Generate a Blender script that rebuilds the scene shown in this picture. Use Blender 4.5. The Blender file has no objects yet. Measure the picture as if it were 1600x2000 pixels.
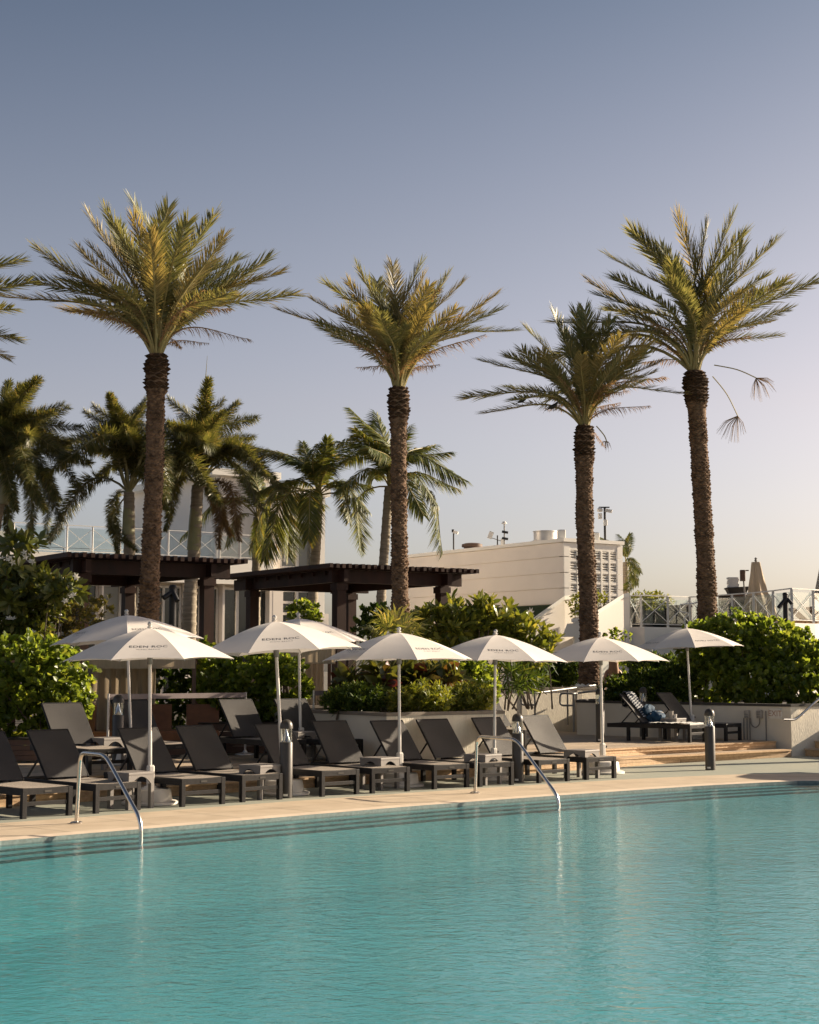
import bpy, math, random
import numpy as np
from mathutils import Vector, Matrix, Quaternion

R = math.radians
random.seed(7)
rng = np.random.default_rng(7)
scene = bpy.context.scene
col = scene.collection

# ------------------------------------------------------------------ camera, world, sun, exposure
F = 3000.0
H = 1.8
TILT = math.atan(307 / F)
cam = bpy.data.cameras.new("camera")
cam.sensor_fit = 'HORIZONTAL'
cam.sensor_width = 36
cam.lens = 36 * F / 1600
cam.clip_start = 0.1
cam.clip_end = 3000
camo = bpy.data.objects.new("camera", cam)
col.objects.link(camo)
camo.location = (0, 0, H)
camo.rotation_euler = (R(90) + TILT, 0, 0)
scene.camera = camo

SUN_EL, SUN_AZ = R(21.5), R(65.5)          # azimuth from +Y towards +X
world = bpy.data.worlds.new("World")
scene.world = world
world.use_nodes = True
wn = world.node_tree.nodes
wl = world.node_tree.links
wn.clear()
sky = wn.new('ShaderNodeTexSky')
sky.sky_type = 'NISHITA'
sky.sun_disc = False
sky.sun_elevation = SUN_EL
sky.sun_rotation = SUN_AZ
sky.air_density = 1.0
sky.dust_density = 3.0
sky.ozone_density = 2.0
hs = wn.new('ShaderNodeHueSaturation')
hs.inputs['Saturation'].default_value = 0.80
# hazy air low over the sea: paler and warmer towards the horizon, deeper blue overhead, the same all round
geo = wn.new('ShaderNodeTexCoord')
sep = wn.new('ShaderNodeSeparateXYZ')
ramp = wn.new('ShaderNodeValToRGB')
el = ramp.color_ramp.elements
el[0].position = 0.0; el[0].color = (1.0, 0.98, 1.0, 1)
el[1].position = 1.0; el[1].color = (0.19, 0.22, 0.25, 1)
for pos, c in ((0.09, (0.875, 0.785, 0.81)), (0.17, (0.83, 0.695, 0.675)), (0.27, (0.66, 0.578, 0.56)), (0.42, (0.375, 0.382, 0.405))):
    e_ = el.new(pos); e_.color = (*c, 1)
mul = wn.new('ShaderNodeMix'); mul.data_type = 'RGBA'; mul.blend_type = 'MULTIPLY'; mul.inputs[0].default_value = 1
bg = wn.new('ShaderNodeBackground')
bg.inputs['Strength'].default_value = 0.097
wo = wn.new('ShaderNodeOutputWorld')
wl.new(sky.outputs[0], hs.inputs['Color'])
wl.new(geo.outputs['Generated'], sep.inputs[0])
wl.new(sep.outputs['Z'], ramp.inputs[0])
wl.new(hs.outputs[0], mul.inputs[6]); wl.new(ramp.outputs[0], mul.inputs[7])
wl.new(mul.outputs[2], bg.inputs['Color'])
wl.new(bg.outputs[0], wo.inputs['Surface'])

sun = bpy.data.lights.new("sun", 'SUN')
sun.energy = 5.0
sun.angle = R(0.55)
sun.color = (1.0, 0.84, 0.63)
suno = bpy.data.objects.new("sun", sun)
col.objects.link(suno)
sdir = Vector((math.cos(SUN_EL) * math.sin(SUN_AZ), math.cos(SUN_EL) * math.cos(SUN_AZ), math.sin(SUN_EL)))
suno.rotation_euler = sdir.to_track_quat('Z', 'Y').to_euler()
suno.location = sdir * 60

vs = scene.view_settings
scene.display_settings.display_device = 'sRGB'
vs.view_transform = 'Standard'
vs.look = 'None'
vs.exposure = 1.1
vs.gamma = 1.0
vs.use_curve_mapping = False

# ------------------------------------------------------------------ pixel rays -> places in the world
CT, ST = math.cos(TILT), math.sin(TILT)
def ray(px, py):
    u = (px - 800) / F; v = (1000 - py) / F
    return Vector((u, CT - v * ST, ST + v * CT))
def G(px, py, z=0.0):
    d = ray(px, py); t = (z - H) / d.z
    return Vector((d.x * t, d.y * t, z))
def A(px, py, Y):
    d = ray(px, py); t = Y / d.y
    return Vector((d.x * t, Y, H + d.z * t))

# ------------------------------------------------------------------ materials
MATS = {}
def nodes_of(name):
    m = bpy.data.materials.new(name); m.use_nodes = True
    nt = m.node_tree; nt.nodes.clear()
    out = nt.nodes.new('ShaderNodeOutputMaterial')
    return m, nt, out
def mat(name, c, rough=0.6, amt=0.15, scale=6.0, bump=0.0, bscale=60.0, metal=0.0, spec=0.5, sheen=0.0,
        trans=0.0, coat=0.0, c2=None, stretch=None, rand=0.0):
    """Principled surface with noise-varied colour, optional fine relief, sheen and translucency."""
    m, nt, out = nodes_of(name)
    N, L = nt.nodes.new, nt.links.new
    p = N('ShaderNodeBsdfPrincipled')
    p.inputs['Roughness'].default_value = rough
    p.inputs['Metallic'].default_value = metal
    p.inputs['Specular IOR Level'].default_value = spec
    p.inputs['Sheen Weight'].default_value = sheen; p.inputs['Sheen Tint'].default_value = (1, 0.86, 0.72, 1)
    p.inputs['Coat Weight'].default_value = coat
    tc = N('ShaderNodeTexCoord'); mp = N('ShaderNodeMapping')
    L(tc.outputs['Object'], mp.inputs['Vector'])
    if stretch: mp.inputs['Scale'].default_value = stretch
    nz = N('ShaderNodeTexNoise'); nz.inputs['Scale'].default_value = scale; nz.inputs['Detail'].default_value = 5
    L(mp.outputs[0], nz.inputs['Vector'])
    mx = N('ShaderNodeMix'); mx.data_type = 'RGBA'
    d = c2 if c2 else tuple(min(1, x * (1 + amt)) for x in c)
    e = c if c2 else tuple(x * (1 - amt) for x in c)
    mx.inputs[6].default_value = (*e, 1); mx.inputs[7].default_value = (*d, 1)
    rp = N('ShaderNodeMapRange'); rp.inputs[1].default_value = 0.3; rp.inputs[2].default_value = 0.7
    L(nz.outputs[0], rp.inputs[0]); L(rp.outputs[0], mx.inputs[0])
    colout = mx.outputs[2]
    if rand:
        oi = N('ShaderNodeObjectInfo'); h = N('ShaderNodeHueSaturation')
        mr = N('ShaderNodeMapRange'); mr.inputs[3].default_value = 1 - rand; mr.inputs[4].default_value = 1 + rand
        L(oi.outputs['Random'], mr.inputs[0]); L(mr.outputs[0], h.inputs['Value']); L(colout, h.inputs['Color'])
        colout = h.outputs[0]
    L(colout, p.inputs['Base Color'])
    if bump:
        nb = N('ShaderNodeTexNoise'); nb.inputs['Scale'].default_value = bscale; nb.inputs['Detail'].default_value = 4
        L(mp.outputs[0], nb.inputs['Vector'])
        b = N('ShaderNodeBump'); b.inputs['Strength'].default_value = bump; b.inputs['Distance'].default_value = 0.01
        L(nb.outputs[0], b.inputs['Height']); L(b.outputs[0], p.inputs['Normal'])
    sh = p.outputs[0]
    if trans:
        t = N('ShaderNodeBsdfTranslucent'); L(colout, t.inputs['Color'])
        ms = N('ShaderNodeMixShader'); ms.inputs[0].default_value = trans
        L(sh, ms.inputs[1]); L(t.outputs[0], ms.inputs[2]); sh = ms.outputs[0]
    L(sh, out.inputs['Surface'])
    MATS[name] = m
    return m
def leafmat(name, c1, c2, c3=None, rough=0.4, trans=0.35, f3=0.12, spec=0.5, tr_gain=2.0):
    """Leaf: colour differs from leaf to leaf (mesh island and object), part of the light goes through."""
    m, nt, out = nodes_of(name)
    N, L = nt.nodes.new, nt.links.new
    g = N('ShaderNodeNewGeometry'); oi = N('ShaderNodeObjectInfo')
    ad = N('ShaderNodeMath'); ad.operation = 'ADD'; fr = N('ShaderNodeMath'); fr.operation = 'FRACT'
    L(g.outputs['Random Per Island'], ad.inputs[0]); L(oi.outputs['Random'], ad.inputs[1]); L(ad.outputs[0], fr.inputs[0])
    cr = N('ShaderNodeValToRGB')
    els = cr.color_ramp.elements
    els[0].position = 0; els[0].color = (*c1, 1); els[1].position = 1 - f3 * 1.2; els[1].color = (*c2, 1)
    if c3:
        e = els.new(1.0); e.color = (*c3, 1)
    L(fr.outputs[0], cr.inputs[0])
    p = N('ShaderNodeBsdfPrincipled')
    p.inputs['Roughness'].default_value = rough; p.inputs['Specular IOR Level'].default_value = spec
    L(cr.outputs[0], p.inputs['Base Color'])
    t = N('ShaderNodeBsdfTranslucent')
    h = N('ShaderNodeMix'); h.data_type = 'RGBA'; h.blend_type = 'MULTIPLY'; h.inputs[0].default_value = 1
    L(cr.outputs[0], h.inputs[6]); h.inputs[7].default_value = (tr_gain * 1.15, tr_gain, tr_gain * 0.5, 1)
    L(h.outputs[2], t.inputs['Color'])
    ms = N('ShaderNodeMixShader'); ms.inputs[0].default_value = trans
    L(p.outputs[0], ms.inputs[1]); L(t.outputs[0], ms.inputs[2]); L(ms.outputs[0], out.inputs['Surface'])
    MATS[name] = m
    return m
def glassmat(name, tint, refl=1.0, rough=0.01):
    m, nt, out = nodes_of(name)
    N, L = nt.nodes.new, nt.links.new
    ge = N('ShaderNodeNewGeometry'); dt = N('ShaderNodeVectorMath'); dt.operation = 'DOT_PRODUCT'
    L(ge.outputs['Normal'], dt.inputs[0]); L(ge.outputs['Incoming'], dt.inputs[1])
    ab = N('ShaderNodeMath'); ab.operation = 'ABSOLUTE'; L(dt.outputs['Value'], ab.inputs[0])
    su = N('ShaderNodeMath'); su.operation = 'SUBTRACT'; su.inputs[0].default_value = 1; L(ab.outputs[0], su.inputs[1])
    pw = N('ShaderNodeMath'); pw.operation = 'POWER'; pw.inputs[1].default_value = 5; L(su.outputs[0], pw.inputs[0])
    mu = N('ShaderNodeMath'); mu.operation = 'MULTIPLY_ADD'; mu.inputs[1].default_value = 0.9 * refl; mu.inputs[2].default_value = 0.05 * refl; mu.use_clamp = True
    L(pw.outputs[0], mu.inputs[0])
    t = N('ShaderNodeBsdfTransparent'); t.inputs[0].default_value = (*tint, 1)
    gl = N('ShaderNodeBsdfGlossy'); gl.inputs['Roughness'].default_value = rough
    ms = N('ShaderNodeMixShader'); L(mu.outputs[0], ms.inputs[0]); L(t.outputs[0], ms.inputs[1]); L(gl.outputs[0], ms.inputs[2])
    L(ms.outputs[0], out.inputs['Surface'])
    MATS[name] = m
    return m

M_deck = mat("deck_paint", (0.27, 0.285, 0.235), 0.75, 0.2, 0.9, 0.2, 90, c2=(0.33, 0.325, 0.26))
M_tan = mat("coping_concrete", (0.44, 0.345, 0.24), 0.8, 0.14, 2.2, 0.25, 120, c2=(0.54, 0.435, 0.315))
M_lip = mat("coping_lip", (0.62, 0.5, 0.38), 0.7, 0.12, 3, 0.1, 100)
M_joint = mat("joint", (0.12, 0.10, 0.08), 0.9)
M_plaster = mat("pool_plaster", (0.62, 0.80, 0.77), 0.8, 0.06, 0.5)
M_tiledark = mat("dark_tile", (0.03, 0.07, 0.08), 0.4)
M_tilelt = mat("pool_tile", (0.16, 0.20, 0.19), 0.4, 0.25, 30)
M_wood = mat("deck_wood", (0.42, 0.265, 0.14), 0.7, 0.25, 3, 0.3, 40, stretch=(0.6, 8, 8), c2=(0.58, 0.4, 0.23), rand=0.15)
M_woodtop = mat("deck_wood_worn", (0.33, 0.25, 0.18), 0.75, 0.25, 3, 0.2, 40, stretch=(0.4, 6, 6), c2=(0.5, 0.40, 0.29), rand=0.12)
M_perg = mat("pergola_wood", (0.020, 0.009, 0.006), 0.6, 0.35, 4, 0.1, 30, stretch=(1, 1, 0.3), rand=0.2, c2=(0.045, 0.017, 0.010), spec=0.25)
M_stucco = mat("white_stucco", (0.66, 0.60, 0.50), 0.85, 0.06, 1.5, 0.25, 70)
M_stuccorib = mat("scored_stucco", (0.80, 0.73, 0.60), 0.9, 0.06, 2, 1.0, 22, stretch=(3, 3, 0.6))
M_cap = mat("wall_cap", (0.20, 0.17, 0.14), 0.8, 0.15, 5)
M_capdark = mat("dark_edging", (0.05, 0.045, 0.04), 0.8)
M_bwall = mat("building_wall", (0.84, 0.765, 0.675), 0.85, 0.05, 0.6, 0.1, 40)
M_bpale = mat("building_pale", (0.88, 0.84, 0.76), 0.85, 0.05, 0.6)
M_white = mat("white_metal", (0.72, 0.69, 0.64), 0.45, 0.05)
M_canvas = mat("umbrella_canvas", (0.84, 0.775, 0.715), 0.85, 0.05, 3, 0.08, 300, trans=0.2, sheen=0.1)
M_print = mat("printed_ink", (0.05, 0.045, 0.05), 0.8)
M_pole = mat("pole_aluminium", (0.62, 0.60, 0.57), 0.35, 0.06, 12, metal=0.55)
M_plastic = mat("white_plastic", (0.66, 0.62, 0.56), 0.5, 0.07, 8)
M_grey = mat("grey_table_plastic", (0.20, 0.18, 0.165), 0.55, 0.08, 9)
M_steel = mat("stainless_steel", (0.66, 0.62, 0.57), 0.22, 0.1, 25, metal=1.0)
M_steelgrey = mat("grey_steel", (0.22, 0.21, 0.20), 0.5, 0.1, metal=0.3)
M_frame = mat("lounger_frame", (0.016, 0.0145, 0.0145), 0.5, 0.35, 9, 0.1, 60, spec=0.25, sheen=0.0, rand=0.15)
M_sling = mat("lounger_sling", (0.0120, 0.0140, 0.0190), 0.6, 0.15, 5, 0.35, 420, rand=0.10, spec=0.28, sheen=0.32)
M_boll = mat("bollard_paint", (0.045, 0.039, 0.033), 0.42, 0.15, 8)
M_reflector = mat("reflector", (0.85, 0.83, 0.8), 0.12, metal=1.0)
M_black = mat("black_paint", (0.012, 0.011, 0.012), 0.5)
M_brown = mat("brown_paint", (0.10, 0.055, 0.035), 0.6)
M_leather = mat("tan_cushion", (0.20, 0.08, 0.03), 0.55, 0.2, 5)
M_fabric = mat("beige_fabric", (0.50, 0.40, 0.28), 0.9, 0.1, 4, 0.2, 60, trans=0.25, stretch=(6, 6, 0.6))
M_soil = mat("mulch", (0.035, 0.026, 0.018), 0.95, 0.4, 12, 0.8, 30)
M_ground = mat("ground_earth", (0.12, 0.105, 0.08), 0.95, 0.3, 0.6)
M_pave = mat("path_paving", (0.33, 0.27, 0.21), 0.85, 0.12, 1.5, 0.2, 60)
M_trunk = mat("palm_bark", (0.055, 0.035, 0.023), 0.9, 0.4, 9, 0.6, 40, c2=(0.235, 0.152, 0.098), spec=0.2)
M_trunkd = mat("palm_boots_dark", (0.035, 0.022, 0.014), 0.95, 0.4, 12, 0.6, 40, c2=(0.075, 0.045, 0.027), spec=0.15)
M_trunkg = mat("smooth_palm_bark", (0.20, 0.165, 0.12), 0.85, 0.25, 3, 0.4, 30, stretch=(1, 1, 9), c2=(0.33, 0.28, 0.21))
M_shaft = mat("crownshaft", (0.22, 0.22, 0.09), 0.5, 0.2, 3, c2=(0.33, 0.30, 0.17))
M_stalk = mat("frond_stalk", (0.30, 0.25, 0.10), 0.5, 0.2, 5)
M_stalkdry = mat("dry_stalk", (0.26, 0.16, 0.08), 0.7)
M_branch = mat("branch_bark", (0.13, 0.10, 0.075), 0.9, 0.3, 8)
L_date = leafmat("date_leaflet", (0.115, 0.130, 0.060), (0.225, 0.222, 0.105), (0.32, 0.26, 0.13), 0.42, 0.28)
L_datey = leafmat("date_leaflet_golden", (0.17, 0.155, 0.07), (0.29, 0.24, 0.11), (0.36, 0.28, 0.15), 0.5, 0.3)
L_dead = leafmat("dry_leaflet", (0.22, 0.14, 0.08), (0.34, 0.23, 0.15), None, 0.7, 0.25)
L_fox = leafmat("plume_leaflet", (0.055, 0.068, 0.024), (0.140, 0.142, 0.050), (0.28, 0.21, 0.10), 0.4, 0.32)
L_foxdry = leafmat("plume_leaflet_dry", (0.12, 0.085, 0.04), (0.22, 0.15, 0.08), None, 0.6, 0.25)
L_coco = leafmat("coconut_leaflet", (0.060, 0.085, 0.025), (0.14, 0.155, 0.05), (0.3, 0.23, 0.06), 0.5, 0.32, spec=0.3)
L_clusia = leafmat("round_leaf", (0.069, 0.110, 0.018), (0.156, 0.206, 0.033), (0.20, 0.21, 0.05), 0.38, 0.5, tr_gain=2.3)
L_plum = leafmat("long_leaf", (0.055, 0.077, 0.018), (0.127, 0.143, 0.033), (0.19, 0.18, 0.06), 0.32, 0.28)
L_plumy = leafmat("bright_long_leaf", (0.070, 0.100, 0.018), (0.185, 0.200, 0.036), (0.27, 0.25, 0.06), 0.35, 0.32)
L_lime = leafmat("lime_leaf", (0.085, 0.120, 0.016), (0.23, 0.245, 0.035), (0.33, 0.29, 0.06), 0.5, 0.35)
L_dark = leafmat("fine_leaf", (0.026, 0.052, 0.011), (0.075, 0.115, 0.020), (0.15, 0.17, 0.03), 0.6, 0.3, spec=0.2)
L_fan = leafmat("fan_leaf", (0.08, 0.10, 0.025), (0.19, 0.19, 0.06), (0.30, 0.25, 0.09), 0.4, 0.3)
L_ti = leafmat("ti_leaf", (0.05, 0.065, 0.016), (0.11, 0.115, 0.025), (0.10, 0.02, 0.02), 0.3, 0.25, f3=0.25)
L_ochre = leafmat("ochre_leaf", (0.07, 0.075, 0.02), (0.16, 0.14, 0.045), (0.24, 0.17, 0.06), 0.5, 0.3)
M_flower = mat("white_petal", (0.75, 0.72, 0.62), 0.6, trans=0.3)
M_glass = glassmat("clear_glass", (0.86, 0.9, 0.9), 1.3)
M_glassdark = mat("window_glass", (0.022, 0.027, 0.026), 0.06, 0.25, 0.6, spec=0.8)
M_glasspale = mat("blind_window", (0.20, 0.20, 0.17), 0.12, 0.2, 0.8, spec=0.8)
M_skin = mat("skin", (0.48, 0.26, 0.17), 0.5)
M_hair = mat("blond_hair", (0.38, 0.20, 0.09), 0.5, 0.35, 20, stretch=(6, 6, 0.5))
M_green = mat("green_cloth", (0.03, 0.13, 0.09), 0.8)
M_blue = mat("blue_cloth", (0.007, 0.045, 0.095), 0.8, 0.25, 6)
M_towel = mat("white_towel", (0.72, 0.70, 0.66), 0.95, 0.08, 20, 0.5, 90)
M_concrete = mat("grey_box", (0.34, 0.31, 0.27), 0.7)

def striped():
    m, nt, out = nodes_of("striped_towel")
    N, L = nt.nodes.new, nt.links.new
    tc = N('ShaderNodeTexCoord'); w = N('ShaderNodeTexWave'); w.inputs['Scale'].default_value = 9
    w.inputs['Distortion'].default_value = 0.6; w.bands_direction = 'Y'
    L(tc.outputs['Object'], w.inputs['Vector'])
    cr = N('ShaderNodeValToRGB'); cr.color_ramp.interpolation = 'CONSTANT'
    cr.color_ramp.elements[0].color = (0.02, 0.03, 0.05, 1); cr.color_ramp.elements[1].position = 0.62
    cr.color_ramp.elements[1].color = (0.42, 0.42, 0.42, 1)
    L(w.outputs['Fac'], cr.inputs[0])
    p = N('ShaderNodeBsdfPrincipled'); p.inputs['Roughness'].default_value = 0.9
    L(cr.outputs[0], p.inputs['Base Color']); L(p.outputs[0], out.inputs['Surface'])
    return m
M_stripe = striped()

def watermat():
    m, nt, out = nodes_of("pool_water")
    N, L = nt.nodes.new, nt.links.new
    tc = N('ShaderNodeTexCoord')
    def noise(scale, detail, st, rough=0.5, dist=0.0):
        mp = N('ShaderNodeMapping'); mp.inputs['Scale'].default_value = st; mp.inputs['Rotation'].default_value = (0, 0, 0.35)
        L(tc.outputs['Object'], mp.inputs[0])
        n = N('ShaderNodeTexNoise'); n.inputs['Scale'].default_value = scale; n.inputs['Detail'].default_value = detail
        n.inputs['Roughness'].default_value = rough; n.inputs['Distortion'].default_value = dist
        L(mp.outputs[0], n.inputs['Vector']); return n.outputs[0]
    a = noise(5.5, 3, (0.85, 1.1, 1), 0.5, 0.6); b = noise(17.0, 2, (0.7, 1.1, 1), 0.55, 0.8)
    calm = noise(0.22, 2, (1, 1, 1))
    m1 = N('ShaderNodeMath'); m1.operation = 'MULTIPLY'; m1.inputs[1].default_value = 0.5; L(b, m1.inputs[0])
    ad = N('ShaderNodeMath'); ad.operation = 'ADD'; L(a, ad.inputs[0]); L(m1.outputs[0], ad.inputs[1])
    mr = N('ShaderNodeMapRange'); mr.inputs[1].default_value = 0.35; mr.inputs[2].default_value = 0.65
    mr.inputs[3].default_value = 0.55; mr.inputs[4].default_value = 1.0
    L(calm, mr.inputs[0])
    bp = N('ShaderNodeBump'); bp.inputs['Distance'].default_value = 0.018
    L(mr.outputs[0], bp.inputs['Strength']); L(ad.outputs[0], bp.inputs['Height'])
    # Schlick reflectance, the same from above and from below the surface
    ge = N('ShaderNodeNewGeometry'); dt = N('ShaderNodeVectorMath'); dt.operation = 'DOT_PRODUCT'
    L(bp.outputs[0], dt.inputs[0]); L(ge.outputs['Incoming'], dt.inputs[1])
    def mth(op, a, b=None):
        n = N('ShaderNodeMath'); n.operation = op
        for i, x in enumerate((a, b)):
            if x is None: continue
            if isinstance(x, (int, float)): n.inputs[i].default_value = x
            else: L(x, n.inputs[i])
        return n.outputs[0]
    fres = mth('ADD', mth('MULTIPLY', mth('POWER', mth('SUBTRACT', 1.0, mth('ABSOLUTE', dt.outputs['Value'])), 5.0), 0.96), 0.02)
    t = N('ShaderNodeBsdfTransparent'); t.inputs[0].default_value = (0.345, 0.64, 0.695, 1)
    gl = N('ShaderNodeBsdfGlossy'); gl.inputs['Roughness'].default_value = 0.06; L(bp.outputs[0], gl.inputs['Normal'])
    ms = N('ShaderNodeMixShader'); L(fres, ms.inputs[0]); L(t.outputs[0], ms.inputs[1]); L(gl.outputs[0], ms.inputs[2])
    L(ms.outputs[0], out.inputs['Surface'])
    return m
M_water = watermat()

# ------------------------------------------------------------------ mesh helpers
def V(*a): return Vector(a)
class MB:
    """Collects shapes; build() links them as ONE mesh object."""
    def __init__(s): s.v = []; s.f = []; s.m = []
    def add(s, vs, fs, mi=0):
        o = len(s.v); s.v += [tuple(x) for x in vs]
        s.f += [tuple(i + o for i in f) for f in fs]; s.m += [mi] * len(fs)
        return s
    def hexa(s, p, mi=0):
        return s.add(p, [(0, 3, 2, 1), (4, 5, 6, 7), (0, 1, 5, 4), (1, 2, 6, 5), (2, 3, 7, 6), (3, 0, 4, 7)], mi)
    def box(s, x0, x1, y0, y1, z0, z1, mi=0):
        return s.hexa([(x0, y0, z0), (x1, y0, z0), (x1, y1, z0), (x0, y1, z0), (x0, y0, z1), (x1, y0, z1), (x1, y1, z1), (x0, y1, z1)], mi)
    def bevbox(s, x0, x1, y0, y1, z0, z1, b=0.01, mi=0):
        """box with chamfered upright edges and top"""
        def ring(i, z): return [(x0 + i, y0 + b + i * 0, z), (x0 + b + i * 0, y0 + i, z), (x1 - b, y0 + i, z), (x1 - i, y0 + b, z),
                                (x1 - i, y1 - b, z), (x1 - b, y1 - i, z), (x0 + b, y1 - i, z), (x0 + i, y1 - b, z)]
        vs = ring(0, z0) + ring(0, z1 - b) + ring(b * 0.7, z1)
        fs = [tuple(range(7, -1, -1)), tuple(range(16, 24))]
        for r_ in (0, 8):
            for k in range(8):
                fs.append((r_ + k, r_ + (k + 1) % 8, r_ + 8 + (k + 1) % 8, r_ + 8 + k))
        return s.add(vs, fs, mi)
    def fbox(s, fr, s0, s1, d0, d1, z0, z1, mi=0):
        return s.hexa([fr(s0, d0, z0), fr(s1, d0, z0), fr(s1, d1, z0), fr(s0, d1, z0), fr(s0, d0, z1), fr(s1, d0, z1), fr(s1, d1, z1), fr(s0, d1, z1)], mi)
    def prism(s, poly, z0, z1, mi=0):
        n = len(poly)
        vs = [(p[0], p[1], z0) for p in poly] + [(p[0], p[1], z1) for p in poly]
        return s.add(vs, [tuple(range(n - 1, -1, -1)), tuple(range(n, 2 * n))] + [(i, (i + 1) % n, n + (i + 1) % n, n + i) for i in range(n)], mi)
    def bar(s, a, b, w, h=None, mi=0, up=None):
        a = Vector(a); b = Vector(b); h = h or w
        d = (b - a).normalized(); u = Vector(up) if up else Vector((0, 0, 1))
        if abs(d.dot(u)) > 0.98: u = Vector((0, 1, 0))
        x = d.cross(u).normalized() * w / 2; y = x.normalized().cross(d).normalized() * h / 2
        return s.hexa([a - x - y, a + x - y, a + x + y, a - x + y, b - x - y, b + x - y, b + x + y, b - x + y], mi)
    def tube(s, pts, r, n=8, mi=0, cap=True):
        pts = [Vector(p) for p in pts]; rs = r if isinstance(r, (list, tuple)) else [r] * len(pts)
        prev = None; vs = []; m = len(pts)
        for i, p in enumerate(pts):
            t = (pts[min(i + 1, m - 1)] - pts[max(i - 1, 0)]).normalized()
            if prev is None:
                u = Vector((0, 0, 1)) if abs(t.z) < 0.9 else Vector((1, 0, 0))
                x = t.cross(u).normalized()
            else:
                x = (prev - t * prev.dot(t)).normalized()
            prev = x; y = t.cross(x)
            for k in range(n):
                a = 2 * math.pi * k / n
                vs.append(p + (x * math.cos(a) + y * math.sin(a)) * rs[i])
        fs = [(i * n + k, i * n + (k + 1) % n, (i + 1) * n + (k + 1) % n, (i + 1) * n + k) for i in range(m - 1) for k in range(n)]
        if cap: fs += [tuple(range(n - 1, -1, -1)), tuple((m - 1) * n + k for k in range(n))]
        return s.add(vs, fs, mi)
    def lathe(s, prof, n=20, c=(0, 0, 0), mi=0, axis=None):
        vs = []; q = Vector((0, 0, 1)).rotation_difference(Vector(axis)) if axis else None
        for r, z in prof:
            for k in range(n):
                a = 2 * math.pi * k / n
                p = Vector((r * math.cos(a), r * math.sin(a), z))
                if q: p = q @ p
                vs.append(p + Vector(c))
        m = len(prof)
        fs = [(i * n + k, i * n + (k + 1) % n, (i + 1) * n + (k + 1) % n, (i + 1) * n + k) for i in range(m - 1) for k in range(n)]
        fs += [tuple(range(n - 1, -1, -1)), tuple((m - 1) * n + k for k in range(n))]
        return s.add(vs, fs, mi)
    def mesh(s, name, mats, smooth=False):
        me = bpy.data.meshes.new(name)
        me.from_pydata(s.v, [], s.f)
        for m_ in (mats if isinstance(mats, (list, tuple)) else [mats]): me.materials.append(m_)
        if any(s.m): me.polygons.foreach_set('material_index', s.m)
        if smooth:
            me.polygons.foreach_set('use_smooth', [True] * len(me.polygons))
            try: me.set_sharp_from_angle(angle=R(38))
            except Exception: pass
        me.update()
        return me
    def build(s, name, mats, parent=None, world=False, smooth=False, kind=None):
        if world and parent is not None:
            l = parent.location
            s.v = [(x - l.x, y - l.y, z - l.z) for x, y, z in s.v]
        return link(s.mesh(name, mats, smooth), name, parent, kind)
def link(me, name, parent=None, kind=None, loc=None, rot=None, mw=None):
    o = bpy.data.objects.new(name, me); col.objects.link(o)
    if parent is not None: o.parent = parent
    if loc is not None: o.location = loc
    if rot is not None: o.rotation_euler = rot
    if mw is not None: o.matrix_basis = mw
    if kind: o['kind'] = kind
    return o
def thing(name, label, cat, loc=(0, 0, 0), rz=0.0, group=None):
    o = bpy.data.objects.new(name, None); col.objects.link(o)
    o.location = loc; o.rotation_euler = (0, 0, rz); o.empty_display_size = 0.2
    return tag(o, label, cat, group)
def tag(o, label, cat, group=None):
    o['label'] = label; o['category'] = cat
    if group: o['group'] = group
    return o
def structure(o): o['kind'] = 'structure'; return o
KIDS = {}
def kids(o): return [c for c in list(bpy.data.objects) if c.parent == o]
def copy_tree(root, tree, loc, rz, label, group=None):
    """copy a thing with copies of its parts and sub-parts; tree = [(part, [sub-parts])]"""
    r_ = root.copy(); col.objects.link(r_); r_.location = loc; r_.rotation_euler = (0, 0, rz); r_['label'] = label
    if group: r_['group'] = group
    for p, subs in tree:
        c = p.copy(); col.objects.link(c); c.parent = r_
        for q in subs:
            d = q.copy(); col.objects.link(d); d.parent = c
    return r_
class Frame:
    def __init__(s, o, ex, ey):
        s.o = Vector((o[0], o[1], 0)); s.ex = Vector((ex[0], ex[1], 0)).normalized(); s.ey = Vector((ey[0], ey[1], 0)).normalized()
    def __call__(s, a, d, z): return s.o + s.ex * a + s.ey * d + Vector((0, 0, z))
    def s_at(s, px, d=0.0):
        k = (px - 800) / F * 1.0052
        o = s.o + s.ey * d
        return (k * o.y - o.x) / (s.ex.x - k * s.ex.y)
BX, BY = (0.846, 0.533), (-0.569, 0.822)      # the axes of the buildings and pergolas

def offset(poly, d):
    """offset an open polyline to its left (towards the back)"""
    out = []
    for i, p in enumerate(poly):
        a = poly[max(i - 1, 0)]; b = poly[min(i + 1, len(poly) - 1)]
        t = (b - a).normalized(); out.append(Vector((p.x - t.y * d, p.y + t.x * d, 0)))
    return out
def resample(poly, n):
    L = [0]
    for a, b in zip(poly, poly[1:]): L.append(L[-1] + (b - a).length)
    out = []
    for k in range(n + 1):
        x = L[-1] * k / n
        for i in range(len(poly) - 1):
            if x <= L[i + 1] + 1e-9:
                f = (x - L[i]) / (L[i + 1] - L[i]); out.append(poly[i].lerp(poly[i + 1], f)); break
    return out

# ================================================================== THE SETTING
g = MB(); g.add([(-900, -300, -0.75), (900, -300, -0.75), (900, 1500, -0.75), (-900, 1500, -0.75)], [(0, 1, 2, 3)])
structure(g.build("ground", M_ground))

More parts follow.
